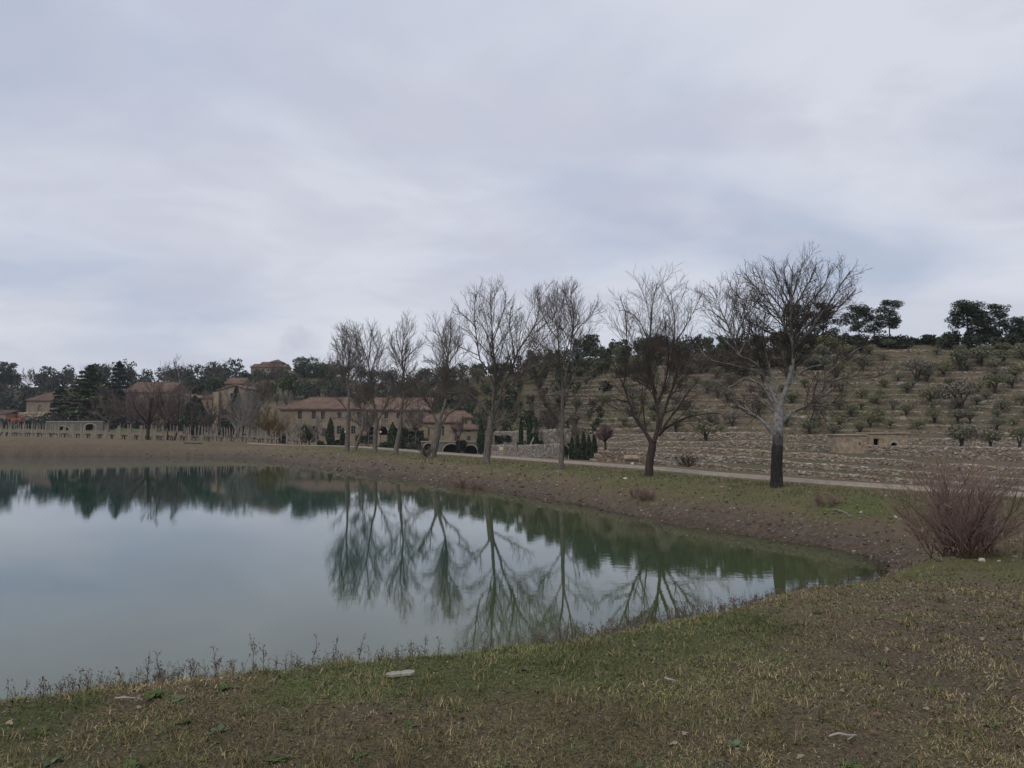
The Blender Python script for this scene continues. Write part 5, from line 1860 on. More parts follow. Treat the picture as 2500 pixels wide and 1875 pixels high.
# arched terrace
D5 = 147
org = P(1100, 1110, D5)
aw = thing('arcade_wall', 'stone terrace wall with three dark segmental arches beside the road', 'arcade', org)
opsE = [opening(1033, 1083, 1060, 1107, D5, True, 1.1, 'void'), opening(1081, 1084, 1124, 1108, D5, True, 1.5, 'void'), opening(1134, 1087, 1165, 1109, D5, True, 1.1, 'void')]
x0, x1, z0, z1 = block(aw, 1028, 1079, 1171, 1110, D5, 4, opsE, M['stone_grey'], org)
mb = MB(); mb.box((x0 - .1, D5 - .12, z1), (x1 + .1, D5 + .5, z1 + .18)); mb.build('coping', M['trim_stone'], aw, org)

# house at left
D6 = 232
org = P(110, 1008, D6)
hL = thing('red_roofed_house', 'small stone house with a hipped red roof and an arched niche, at far left', 'house', org)
opsL = [opening(92, 987, 106, 1004, D6, True, None, 'blind')]
x0, x1, z0, z1 = block(hL, 64, 977, 172, 1008, D6, 10, opsL, M['plaster_rose'], org)
roof(hL, x0, x1, D6, D6 + 10, z1, P(0, 957, D6 + 5)[2], 'hip', org, hip=5.3)
org = P(10, 1010, 218)
hS = thing('low_outhouse', 'low outhouse with a mossy lean-to roof at the left edge', 'house', org)
x0, x1, z0, z1 = block(hS, -60, 1010, 14, 1032, 218, 5, [], M['stone_tan'], org)
roof(hS, x0, x1, 218, 223, z1, P(0, 1001, 223)[2], 'shed', org, ov=.3)
# ochre house
D7 = 200
org = P(550, 1042, D7)
hO = thing('ochre_house', 'ochre stone house with a stepped roofline and a buttress, behind the dark conifers', 'house', org)
x0, x1, z0, z1 = block(hO, 533, 954, 600, 1052, D7, 10, [opening(562, 960, 571, 984, D7), opening(540, 1002, 548, 1012, D7)], M['plaster_ochre'], org, gable=(573, 941, 951))
mb = MB()
pk = P(573, 941, D7); e0 = P(531, 954, D7); e1 = P(602, 950.5, D7)
for a, b_ in ((e0, pk), (pk, e1)):
    mb.quad((a[0], D7 - .4, a[2] + .02), (b_[0], D7 - .4, b_[2] + .02), (b_[0], D7 + 10.4, b_[2] + .02), (a[0], D7 + 10.4, a[2] + .02))
    mb.quad((a[0], D7 - .4, a[2] + .3), (b_[0], D7 - .4, b_[2] + .3), (b_[0], D7 + 10.4, b_[2] + .3), (a[0], D7 + 10.4, a[2] + .3))
    mb.quad((a[0], D7 - .4, a[2] + .02), (b_[0], D7 - .4, b_[2] + .02), (b_[0], D7 - .4, b_[2] + .3), (a[0], D7 - .4, a[2] + .3))
mb.build('roof', M['roof'], hO, org)
block(hO, 518, 957, 534, 1045, D7 - 1.5, 4, [], M['plaster_ochre'], org, part='buttress')
x0, x1, z0, z1 = block(hO, 489, 972, 518, 1052, D7 - .5, 8, [], M['plaster_ochre'], org)
roof(hO, x0, x1, D7 - .5, D7 + 7.5, z1, P(0, 961, D7 + 7)[2], 'shed', org, ov=.3)
org = P(570, 940, 214)
hR = thing('rear_roof_house', 'red tiled house whose roof shows above the ochre house', 'house', org)
x0, x1, z0, z1 = block(hR, 552, 936, 592, 955, 214, 7, [], M['plaster_rose'], org)
roof(hR, x0, x1, 214, 221, z1, P(0, 923, 217)[2], 'gable', org)
# barns
D8 = 196
org = P(440, 1058, D8)
hG = thing('grey_barn', 'grey plastered barn with a shallow gable, left of the broad conifer', 'barn', org)
x0, x1, z0, z1 = block(hG, 410, 972, 472, 1066, D8, 12, [opening(428, 1030, 445, 1064, D8, False, None, 'void')], M['plaster_grey'], org, gable=(441, 963, 973))
mb = MB()
pk = P(441, 962.5, D8); e0 = P(407, 972.5, D8); e1 = P(475, 973.5, D8)
for a, b_ in ((e0, pk), (pk, e1)):
    for dz in (.02, .24):
        mb.quad((a[0], D8 - .4, a[2] + dz), (b_[0], D8 - .4, b_[2] + dz), (b_[0], D8 + 12.4, b_[2] + dz), (a[0], D8 + 12.4, a[2] + dz))
    mb.quad((a[0], D8 - .4, a[2] + .02), (b_[0], D8 - .4, b_[2] + .02), (b_[0], D8 - .4, b_[2] + .24), (a[0], D8 - .4, a[2] + .24))
mb.build('roof', M['roof'], hG, org)
D9 = 214
org = P(345, 1045, D9)
hP = thing('rose_barn', 'large barn with a red tiled roof seen through bare trees right of the cedar', 'barn', org)
x0, x1, z0, z1 = block(hP, 305, 957, 412, 1048, D9, 14, [opening(330, 1010, 344, 1046, D9, True, None, 'void'), opening(380, 990, 388, 1004, D9)], M['plaster_rose'], org)
roof(hP, x0, x1, D9, D9 + 14, z1, P(0, 934, D9 + 7)[2], 'gable', org)
# villa on the knoll
D10 = 292
org = P(655, 910, D10)
hV_ = thing('hilltop_villa', 'reddish stone villa with a small square tower on the wooded knoll', 'house', org)
x0, x1, z0, z1 = block(hV_, 612, 896, 694, 916, D10, 9, [opening(625 + 14 * i, 901, 630 + 14 * i, 908, D10) for i in range(5)], M['plaster_rose'], org)
roof(hV_, x0, x1, D10, D10 + 9, z1, P(0, 889, D10 + 4)[2], 'gable', org, ov=.3)
x0, x1, z0, z1 = block(hV_, 661, 884, 687, 898, D10 + 2, 5, [opening(667, 888, 671, 893, D10 + 2), opening(677, 888, 681, 893, D10 + 2)], M['plaster_rose'], org, part='tower')
roof(hV_, x0, x1, D10 + 2, D10 + 7, z1, P(0, 878, D10 + 4)[2], 'hip', org, ov=.3)
x0, x1, z0, z1 = block(hV_, 636, 889, 662, 898, D10 + 4, 5, [opening(643, 891, 648, 895, D10 + 4)], M['plaster_rose'], org, part='wing')
roof(hV_, x0, x1, D10 + 4, D10 + 9, z1, P(0, 884, D10 + 6)[2], 'gable', org, ov=.3)

# hillside stone hut
D11 = 64.8
org = P(2120, 1093, D11)
hut = thing('stone_hut', 'ruined stone hut with a dark doorway built into the lower terraces', 'hut', org)
opsH = [opening(2133, 1071, 2146, 1090, D11, False, None, 'void'), opening(2176, 1073, 2181, 1080, D11, False, None, 'void'), opening(2175, 1080, 2190, 1090, D11, True, None, 'void')]
x0, x1, z0, z1 = block(hut, 2116, 1059, 2216, 1094, D11, 1.8, opsH, M['stone_tan'], org)
mb = MB(); mb.box((x0 - .1, D11 - .1, z1), (x1 + .1, D11 + 1.8, z1 + .1)); mb.build('coping', M['stone_tan'], hut, org)
x0, x1, z0, z1 = block(hut, 2044, 1063, 2116, 1095, D11 - .4, 2.0, [opening(2098, 1080, 2101, 1088, D11 - .4, False, None, 'void')], M['stone_tan'], org, part='annex_wall')
mb = MB(); mb.box((x0 - .1, D11 - .5, z1), (x1 + .05, D11 + 1.6, z1 + .1)); mb.build('parapet', M['trim_stone'], hut, org)
D12 = 77
org = P(2083, 1040, D12)
ruin = thing('ruined_shelter', 'small ruined stone shelter with a dark opening above the hut', 'hut', org)
block(ruin, 2062, 1018, 2104, 1044, D12, 1.5, [opening(2072, 1024, 2100, 1037, D12, False, None, 'void')], M['stone_grey'], org)

# little roofed stone box by the road
D13 = 57
org = P(1542, 1138, D13)
wb = thing('stone_well_box', 'little stone box with a slanting slab roof and a white hatch beside the road', 'well house', org)
x0, x1, z0, z1 = block(wb, 1526, 1122, 1560, 1139, D13, .9, [], M['stone_tan'], org)
mb = MB()
for (a, za), (b_, zb) in (((x0 - .12, z1 + .02), (x1 + .12, z1 + .02)),):
    mb.quad((a, D13 - .2, za), (b_, D13 - .2, zb), (b_ - .2, D13 + .85, zb + .2), (a + .2, D13 + .85, za + .2))
    mb.quad((a, D13 - .2, za + .1), (b_, D13 - .2, zb + .1), (b_ - .2, D13 + .85, zb + .28), (a + .2, D13 + .85, za + .28))
    mb.quad((a, D13 - .2, za), (b_, D13 - .2, zb), (b_, D13 - .2, zb + .1), (a, D13 - .2, za + .1))
    mb.quad((b_, D13 - .2, zb), (b_ - .2, D13 + .85, zb + .2), (b_ - .2, D13 + .85, zb + .28), (b_, D13 - .2, zb + .1))
mb.build('slab_roof', M['stone_tan'], wb, org)
q = px_rect(1540, 1128.5, 1547, 1136, D13)
mb = MB(); mb.box((q[0], D13 - .04, q[2]), (q[1], D13 - .004, q[3])); mb.build('hatch', M['white_paint'], wb, org)

# bridge-like culvert wall at left
D14 = 184
org = P(178, 1054, D14)
br = thing('arched_stone_wall', 'grey stone wall with two dark arches behind the vineyard, below the cedar', 'wall', org)
x0, x1, z0, z1 = block(br, 112, 1030, 252, 1056, D14, 3, [opening(140, 1040, 169, 1056, D14, True, 1.1, 'void'), opening(204, 1035, 236, 1056, D14, True, 1.3, 'void')], M['stone_grey'], org)
mb = MB(); mb.box((x0, D14 - .1, z1), (x1, D14 + .6, z1 + .2)); mb.build('coping', M['trim_stone'], br, org)

# orange farm trailer
org = P(36, 1032, 216)
tl = thing('orange_trailer', 'orange farm trailer parked before the tan wall at the left edge', 'trailer', org)
x, y, z = org
mb = MB()
pr = [(-2.4, .5), (-2.0, 1.15), (-.9, 1.3), (1.7, 1.25), (2.2, 1.5), (2.3, .55)]
n = len(pr)
for i in range(n):
    a, b_ = pr[i], pr[(i + 1) % n]
    mb.quad((x + a[0], y - .9, z + a[1]), (x + b_[0], y - .9, z + b_[1]), (x + b_[0], y + .9, z + b_[1]), (x + a[0], y + .9, z + a[1]))
mb.quad(*[(x + a, y - .9, z + b_) for a, b_ in pr]); mb.quad(*[(x + a, y + .9, z + b_) for a, b_ in pr[::-1]])
mb.build('body', M['orange'], tl, org)
for wx in (-1.3, 1.2):
    v, f = tubes(np.array([[(x + wx, y - 1.1, z + .45), (x + wx, y - 1.0, z + .45), (x + wx, y - .91, z + .45)]]), np.array([[.40, .45, .45]]), 14)
    mesh_obj('wheel', v, f, M['rubber'], tl, org)

# hedges and round shrubs of the garden
def hedge(name, label, u0, v0, u1, v1, d, deep, seed, col=(0.018, 0.026, 0.014), lump=.15):
    r = np.random.default_rng(seed)
    x0, x1, z0, z1 = px_rect(u0, v0, u1, v1, d)
    z0 -= .3
    n = int(60 * (x1 - x0) * (z1 - z0) * 1.5) + 200
    c = np.stack([r.uniform(x0, x1, n), d + r.random(n) ** 2 * deep, z0 + (z1 - z0) * r.random(n) ** .7 + r.normal(0, lump, n)], 1)
    tag(foliage(name, c, .2, col, None, None, r, .35), label, 'hedge', 'garden hedges')


hedge('hedge', 'dark clipped hedge below the loggia', 985, 1052, 1034, 1070, 155, 1.2, 1)
hedge('hedge', 'dark clipped hedge on the bank left of the arcade', 985, 1071, 1046, 1086, 150, 1.2, 2)
hedge('hedge', 'dark hedge behind the Y-forked bare tree', 866, 1064, 915, 1081, 150, 1.4, 3)
hedge('hedge', 'low clipped hedge under the cypress pair', 1262, 1079, 1342, 1086, 116, .8, 4)
hedge('hedge', 'dark hedge block left of the cypress pair on the terrace', 1208, 1066, 1228, 1080, 131, 1., 5)
hedge('hedge', 'ivy hanging over the arcade between two arches', 1113, 1077, 1138, 1098, 146.6, .3, 6)
for j, (lab, u, v, vt, w, d, c) in enumerate([
        ('dark broadleaf shrub before the left end of the tiled house', 755, 1092, 1030, 66, 140, (0.022, 0.032, 0.016)),
        ('low round green shrub at the foot of the slim cypress', 782, 1094, 1076, 28, 130, (0.032, 0.042, 0.018)),
        ('low green shrub left of the thick leftmost trunk', 818, 1096, 1078, 26, 130, (0.030, 0.040, 0.018)),
        ('dark clipped shrub behind the white-barked tree', 690, 1092, 1060, 32, 136, (0.018, 0.024, 0.014)),
        ('grey rounded shrub left of the arcade', 1003, 1100, 1080, 34, 140, (0.06, 0.06, 0.045)),
        ('green shrub by the road below the hedge', 1020, 1102, 1086, 28, 138, (0.034, 0.042, 0.02)),
        ('dark shrub between the arcade and the broad cypress', 940, 1098, 1078, 36, 134, (0.02, 0.028, 0.016)),
        ('dark green shrub in the garden beside the upper wall', 1238, 1084, 1062, 34, 126, (0.03, 0.034, 0.022)),
        ('dark shrub at the left end of the row of five cypresses', 1385, 1126, 1078, 34, 87, (0.034, 0.036, 0.026))]):
    oak(lab, u, v, vt, w, d, 700 + j, c, 'garden shrubs', .2, 'garden_shrub')
bare_at('bare_shrub', 'leafless grey shrub below the terrace wall, right of the dark-trunked tree', 1680, 1142, 1108, 56, 401, None, 'bark_dark', 'twig_dark', 14, (6, 5, 3), tr=.04, spread=.9, trunk_f=.05, rmin=.008, cat='shrub')
bare_at('bare_shrub', 'brushwood of thin red shoots around the foot of the stout bare tree', 1042, 1118, 1086, 71, 402, None, 'bark_dark', 'twig_rose', 12, (6, 5, 3), tr=.03, spread=.7, trunk_f=.05, rmin=.008, cat='shrub')
for j, u in enumerate((2385, 2402, 2425, 2436)):
    bare_at('bare_sapling', '%s of four thin pale saplings on the hut terrace' % ('leftmost', 'second from left', 'third from left', 'rightmost')[j], u, 1092, 1052 + 3 * (j % 2), 63, 410 + j, 'pale saplings on the hut terrace', 'bark_pale', 'twig_pale', 4, (5, 4, 3), tr=.05, spread=.22, trunk_f=.35, rmin=.009)
# garden lamps, sign, bench
for j, (u, v, d) in enumerate([(843, 1090, 133), (929, 1096, 133)]):
    b = P(u, v, d)
    o = thing('garden_lamp', ('white globe garden lamp beside the leftmost thick trunk', 'white globe garden lamp right of the Y-forked tree')[j], 'lamp', b, 'garden lamps')
    h = (v - 1057) / F * d
    v_, f_ = tubes(np.array([[b - (0, 0, .2), b + (0, 0, h * .5), b + (0, 0, h)]]), np.full((1, 3), .04), 6)
    mesh_obj('post', v_, f_, M['bark_dark'], o, b)
    t = np.linspace(0, pi, 7)
    v_, f_ = tubes(np.stack([np.full(7, b[0]), np.full(7, b[1]), b[2] + h + .14 - .16 * np.cos(t)], 1)[None], (.16 * np.sin(t) + .01)[None], 10)
    mesh_obj('globe', v_, f_, M['white_paint'], o, b, True)
b = P(1224, 1112, 122)
o = thing('notice_board', 'small pale yellow notice board against the long grey retaining wall', 'sign', b)
s_ = P(1224, 1096, 122)[2]
mb = MB(); mb.box((b[0] - .32, 121.8, s_ - .2), (b[0] + .32, 121.86, s_ + .35)); mb.build('board', M['yellow'], o, b)
for sx in (-.26, .26):
    mb = MB(); mb.box((b[0] + sx - .05, 121.87, b[2] - .4), (b[0] + sx + .05, 121.95, s_ + .2)); mb.build('post', M['post_wood'], o, b)
b = P(1232, 1116, 121)
o = thing('wooden_bench', 'weathered low wooden bench rails in front of the grey retaining wall', 'bench', b)
for k in range(3):
    mb = MB(); mb.box((b[0] - 2.0, 121 + .02 * k, b[2] + .25 + .28 * k), (b[0] + 2.0, 121.06 + .02 * k, b[2] + .37 + .28 * k)); mb.build('rail', M['post_wood'], o, b)
for sx in (-1.9, 0, 1.9):
    mb = MB(); mb.box((b[0] + sx - .05, 121.1, b[2] - .3), (b[0] + sx + .05, 121.2, b[2] + .98)); mb.build('post', M['post_wood'], o, b)

# ------------------------------------------------------------------ vineyard
r_ = np.random.default_rng(8)
pv, pf = tubes(np.array([[(0, 0, -.3), (.01, 0, .6), (0, .01, 1.3), (.015, 0, 1.8)]]), np.array([[.056, .052, .05, .046]]), 7)
tp_n = len(pv)
pf = np.vstack([pf])
mb_post = mesh_obj('vineyard_post', np.vstack([pv, [[.015, 0, 1.8]]]), np.vstack([pf, [[tp_n - 7 + i, tp_n - 7 + (i + 1) % 7, tp_n, tp_n] for i in range(7)]])[:len(pf)], M['post_wood'])
vine_meshes = []
for s_ in range(4):
    r2 = np.random.default_rng(60 + s_)
    A = [[(0, 0, -.2), (.03, .02, .3), (r2.uniform(-.1, .1), 0, .62)]]
    Rr = [[.06, .05, .06]]
    for k in range(5):
        a = r2.uniform(-1.2, 1.2)
        e = (math.sin(a) * .5, r2.uniform(-.2, .2), .6 + abs(math.cos(a)) * .35)
        A.append([(0, 0, .55), (e[0] * .5, e[1] * .5, .72), e]); Rr.append([.05, .04, .02])
    v_, f_ = tubes(np.array(A), np.array(Rr), 5)
    vine_meshes.append((v_, f_))
first = True
vproto = []
npost = 0
for row in range(8):
    d = 124.5 + row * 2.4
    xa, xb = -98 - row * 1.2, -33.0 - row * .9
    xs = np.arange(xa, xb, 1.95) + r_.uniform(-.35, .35, len(np.arange(xa, xb, 1.95)))
    zs = zg(xs, np.full(len(xs), d), False)
    for ip, (x, z) in enumerate(zip(xs, zs)):
        if npost < 290:
            if first:
                o = mb_post; first = False
            else:
                o = mb_post.copy(); C.objects.link(o)
            o.location = (x, d + r_.uniform(-.2, .2), z)
            o.rotation_euler = (r_.normal(0, .05), r_.normal(0, .06), r_.uniform(0, 6.3))
            o.scale = (1.1, 1.1, r_.uniform(1.05, 1.4))
            tag(o, 'weathered vineyard post, %s from the left in the %s row from the pond' % (ORDN[ip], ORDN[row]), 'post', 'vineyard posts')
            npost += 1
        if row < 5:
            i = int(r_.integers(0, 4))
            if len(vproto) < 4:
                vo = mesh_obj('grape_vine', *vine_meshes[len(vproto)], M['bark_dark']); vproto.append(vo)
            else:
                vo = vproto[i].copy(); C.objects.link(vo)
            vo.location = (x + .95, d + r_.uniform(-.15, .15), z)
            vo.rotation_euler = (0, 0, r_.uniform(-.5, .5)); vo.scale = (1.0, 1.2, .75)
            tag(vo, 'pruned dark grape vine, %s from the left in the %s row from the pond' % (ORDN[ip], ORDN[row]), 'grape vine', 'grape vines')
# log lying on the far bank
a = P(448, 1084, 112.0); b_ = P(494, 1087, 111.0)
q = np.linspace(0, 1, 8)[:, None]
pts = a[None] * (1 - q) + b_[None] * q
pts[:, 2] = zg(pts[:, 0], pts[:, 1], False) + .16
v_, f_ = tubes(pts[None], np.array([[.10, .17, .2, .2, .19, .18, .16, .08]]), 8)
tag(mesh_obj('fallen_log', v_, f_, M['bark_grey'], smooth=True), 'grey fallen log lying on the far bank below the broad conifer', 'log')


# ------------------------------------------------------------------ red-brown bush at the right
def bush(label, u, v, d, h, seed, n, spread, group):
    b = P(u, v, d); b[2] = gz(b[0], b[1])
    r = np.random.default_rng(seed)
    o = thing('bare_bush', label, 'bush', b, group)
    N = n; K = 9
    a = r.random(N) * 2 * pi
    st = np.stack([b[0] + r.normal(0, .2, N), b[1] + r.normal(0, .2, N), np.full(N, b[2] - .1)], 1)
    out_ = r.random(N) ** .6 * spread
    L = h * r.uniform(.6, 1.05, N)
    d0 = np.stack([np.cos(a) * out_, np.sin(a) * out_, np.ones(N)], 1)
    d0 /= np.linalg.norm(d0, axis=1, keepdims=True)
    A = np.zeros((N, K, 3)); A[:, 0] = st
    dd = d0
    for k in range(1, K):
        dd = dd + np.array((0, 0, .05)) + r.normal(0, .19, (N, 3))
        dd /= np.linalg.norm(dd, axis=1, keepdims=True)
        A[:, k] = A[:, k - 1] + dd * (L / (K - 1))[:, None]
    B = r.uniform(.008, .018, N)[:, None] * np.linspace(1, .3, K)[None]
    v_, f_ = tubes(A, B, 4)
    mesh_obj('stems', v_, f_, M['bush_stem'], o, b)
    p1, r1 = children(A, B, 13, .12, 1, .42, .62, 5, .35, .11, .6, r, 0, .0045)
    p2, r2 = children(p1, r1, 7, .1, 1, .55, .55, 2, .3, .1, .6, r, 0, .0036)
    v_, f_ = merge([tubes(p1, r1, 3), tubes(p2, r2, 3)])
    mesh_obj('twigs', v_, f_, M['bush_twig'], o, b)
    return o


M['bush_stem'] = noise_mat('bush_stem', [(0.3, (0.045, 0.027, 0.021)), (0.7, (0.12, 0.068, 0.046))], 4, bump=0)
M['bush_twig'] = noise_mat('bush_twig', [(0.3, (0.155, 0.10, 0.082)), (0.7, (0.27, 0.19, 0.165))], 2, bump=0)
BU = 'red-brown bushes on the bank'
bush('red-brown leafless bush at the right, nearer and larger clump', 2362, 1352, 15.6, 2.35, 1, 32, .72, BU)
bush('red-brown leafless bush at the right, smaller clump behind', 2318, 1336, 16.8, 2.2, 2, 24, .78, BU)
bush('low reddish leafless bush spreading right of the larger clump', 2410, 1338, 16.4, 1.8, 3, 11, .8, BU)
# low dark brush at the far waterline
for j, (u, v, d, h) in enumerate([(1130, 1180, 51.5, .5), (1165, 1183, 50, .45), (1560, 1236, 37.5, .35), (2020, 1305, 29.5, .3), (1580, 1246, 36.5, .3)]):
    b = P(u, v, d)
    bush(('low dark brush at the far waterline below the stout bare tree', 'low dark brush at the far waterline below the tall leaning tree', 'low brush on the bank left of the white stone', 'small dry tuft on the bank below the poplar', 'small brush at the waterline left of the white stone')[j], u, v, d, h * 1.6, 50 + j, 12, 1.4, 'low brush along the far bank')


# ------------------------------------------------------------------ stones and pebbles
def nice_stone(name, label, x, y, s, seed, mat, group, flat=.6):
    r = np.random.default_rng(seed)
    z = gz(x, y, True)
    n = 7
    t = np.linspace(0.05, pi - .05, 5); a = np.arange(n) * 2 * pi / n
    v = np.stack([np.outer(np.sin(t), np.cos(a)), np.outer(np.sin(t), np.sin(a)), np.outer(-np.cos(t), np.ones(n))], -1)
    v *= np.array((1, .7, flat)) * s * (1 + r.uniform(-.2, .2, v.shape))
    v = v.reshape(-1, 3)
    i = np.arange(5 * n).reshape(5, n)
    f = [[int(i[k, j]), int(i[k, (j + 1) % n]), int(i[k + 1, (j + 1) % n]), int(i[k + 1, j])] for k in range(4) for j in range(n)] + [list(map(int, i[0][::-1])), list(map(int, i[4]))]
    o = mesh_obj(name, v, f, mat)
    o.location = (x, y, z + s * flat * .35); o.rotation_euler = (r.uniform(-.2, .2), r.uniform(-.2, .2), r.uniform(0, 6))
    return tag(o, label, 'stone', group)


M['white_stone'] = noise_mat('white_stone', [(0.3, (0.3, 0.28, 0.25)), (0.7, (0.5, 0.48, 0.44))], 8, bump=.5)
for j, (u, v, s, lab) in enumerate([(1697, 1246, .16, 'whitish stone at the waterline, below the dark-trunked tree'), (2180, 1320, .10, 'small white stone on the bare bank left of the bushes'), (2235, 1333, .16, 'pale flat stone on the slope left of the bushes'), (2096, 1320, .07, 'small white stone near the water corner'),
                                      (1330, 1190, .22, 'tan boulder at the waterline under the slender bare tree'), (1525, 1197, .13, 'pale stone on the bank left of the dark-trunked tree'), (2385, 1370, .07, 'white pebble in front of the larger bush'), (2190, 1320, .06, 'tiny pale stone beside the small white stone')]):
    zt = 0.25 if j in (0, 4) else .8
    for _ in range(4):
        d = (H - zt) * F / (v - VH); x = (u - UC) / F * d; zt = gz(x, d)
    nice_stone('pale_stone', lab, x, d, s, 40 + j, M['white_stone'], 'pale stones on the banks')
# scattered pebbles and clods on the eroded banks
r_ = np.random.default_rng(12)
n = 60000
th_ = R(1) * r_.uniform(-36, 38, n); rd = 17 * np.exp(r_.random(n) * np.log(115 / 17))
X, Y = np.sin(th_) * rd, np.cos(th_) * rd
s = seg_dist(X, Y, shore_f, True)
t = seg_dist(X, Y, road_c, False) * ROAD_SIGN
kp = (s > -.3) & (s < 8) & (t < -2) & (r_.random(n) < np.exp(-np.maximum(s, 0) / 2.4))
X, Y = X[kp][:2800], Y[kp][:2800]
Z = zg(X, Y)
n = len(X)
rd = np.hypot(X, Y)
sz = r_.uniform(.025, .07, n) * (1 + .6 * (r_.random(n) < .07)) * np.clip(rd / 35, .6, 1.8)
v, f = stones_mesh(np.stack([X, Y, Z + sz * .2], 1), np.stack([sz * 1.5, sz * 1.2, sz * .9], 1), r_.uniform(0, 6, n), r_, .35)
pal = [(0.10, 0.075, 0.055), (0.13, 0.10, 0.075), (0.08, 0.06, 0.045), (0.16, 0.13, 0.10), (0.24, 0.21, 0.17)]
tag(mesh_obj('bank_rubble', v, f, M['stone_attr'], cols=stone_cols(n, pal, r_)), 'scattered clods and pebbles on the eroded pond banks', 'rubble', kind='stuff')

# ------------------------------------------------------------------ foreground grass
def blades(X, Y, Z, L, W, col, r, lay=.9, segs=2):
    n = len(X)
    a = r.random(n) * 2 * pi
    tilt = np.clip(r.normal(lay, .35, n), .05, 1.5)
    dx, dy = np.cos(a), np.sin(a)
    p0 = np.stack([X, Y, Z - .004], 1)
    d1 = np.stack([dx * np.sin(tilt * .6), dy * np.sin(tilt * .6), np.cos(tilt * .6)], 1)
    t2 = np.clip(tilt * 1.35 + r.normal(0, .2, n), 0, 2.0)
    a2 = a + r.normal(0, .5, n)
    d2 = np.stack([np.cos(a2) * np.sin(t2), np.sin(a2) * np.sin(t2), np.cos(t2)], 1)
    p1 = p0 + d1 * (L * .5)[:, None]
    p2 = p1 + d2 * (L * .55)[:, None]
    p2[:, 2] = np.maximum(p2[:, 2], Z + .002)
    ta = a + pi / 2 + r.normal(0, .6, n)
    w = np.stack([np.cos(ta), np.sin(ta), np.zeros(n)], 1) * (W / 2)[:, None]
    v = np.stack([p0 - w, p0 + w, p1 + w * .8, p1 - w * .8, p2], 1).reshape(-1, 3)
    i = np.arange(n)[:, None] * 5
    f = np.concatenate([i + np.array([[0, 1, 2]]), i + np.array([[0, 2, 3]]), i + np.array([[3, 2, 4]])])
    return v, f, np.repeat(col, 5, axis=0)


def grass_cols(X, Y, g, b_, r):
    n = len(X)
    straw = np.array([(0.273, 0.206, 0.106), (0.214, 0.155, 0.081), (0.147, 0.106, 0.063), (0.325, 0.258, 0.147), (0.184, 0.144, 0.086)])
    green = np.array([(0.091, 0.108, 0.035), (0.122, 0.132, 0.044), (0.073, 0.091, 0.032), (0.155, 0.144, 0.059)])
    c = straw[r.integers(0, 5, n)]
    cg = green[r.integers(0, 4, n)]
    isg = r.random(n) < np.clip(g * 1.0 + .32, 0, .95)
    c = np.where(isg[:, None], cg, c)
    return c * r.uniform(.7, 1.2, (n, 1))


r_ = np.random.default_rng(21)
n = 235000
th_ = R(1) * r_.uniform(-38, 40, n)
rd = 3.0 * np.exp(r_.random(n) ** .85 * np.log(21 / 3.0))
X, Y = np.sin(th_) * rd, np.cos(th_) * rd
s = seg_dist(X, Y, shore_f, True)
nz = fbm(X * 1.1 + 5, Y * 1.1, 4) + .5 * fbm(X * 4, Y * 4, 2)
zcol = zone_cols(X, Y, np.full(n, 2.0), s, seg_dist(X, Y, road_c, False) * ROAD_SIGN)
kp = (s > 1.2) & (r_.random(n) < np.clip(.52 + nz * 1.7 - zcol[:, 1] * .55 + zcol[:, 0] * .3, .08, 1))
X, Y, rd, zcol = X[kp], Y[kp], rd[kp], zcol[kp]
Z = zg(X, Y)
n = len(X)
L = r_.uniform(.018, .058, n) * (1 + .5 * (r_.random(n) < .12)) * (1 + .35 * zcol[:, 0])
W = np.clip(rd * .00075, .0028, .009) * r_.uniform(.7, 1.3, n)
v, f, c = blades(X, Y, Z, L, W, grass_cols(X, Y, zcol[:, 0], zcol[:, 1], r_) * 1.1 * (1 + .9 * fbm(X * 1.7 + 9, Y * 1.7, 3))[:, None], r_, lay=1.3)
tag(mesh_obj('grass', v, f, M['blade'], cols=c), 'short matted winter grass on the near bank', 'grass', kind='stuff')
# leaf litter, clover and moss between the blades
n = 75000
th_ = R(1) * r_.uniform(-38, 40, n)
rd = 3.0 * np.exp(r_.random(n) ** .9 * np.log(15 / 3.0))
X, Y = np.sin(th_) * rd, np.cos(th_) * rd
s = seg_dist(X, Y, shore_f, True)
ok = s > 2.2
X, Y, rd = X[ok], Y[ok], rd[ok]
n = len(X)
Z = zg(X, Y) + .006
pg = sstep(-.15, .35, fbm(X * .8 + 31, Y * .8, 4) + .4 * fbm(X * 3.1, Y * 3.1 + 8, 3))
lc_ = np.array([(0.085, 0.060, 0.042), (0.06, 0.042, 0.030), (0.135, 0.10, 0.068), (0.04, 0.028, 0.021), (0.19, 0.15, 0.105)])
lg_ = np.array([(0.075, 0.10, 0.032), (0.11, 0.135, 0.05), (0.055, 0.075, 0.026), (0.12, 0.12, 0.04)])
c = np.where((r_.random(n) < pg * .75)[:, None], lg_[r_.integers(0, 4, n)], lc_[r_.integers(0, 5, n)]) * r_.uniform(.7, 1.25, (n, 1))
v, f = leaf_quads(np.stack([X, Y, Z], 1), (.0045 + .0022 * rd)[:, None] * r_.uniform(.6, 1.3, (n, 1)) * .62, r_, flat=.5)
tag(mesh_obj('leaf_litter', v, f, M['blade'], cols=np.repeat(c, 4, axis=0)), 'leaf litter, clover and moss scattered between the grass of the near bank', 'leaf litter', kind='stuff')
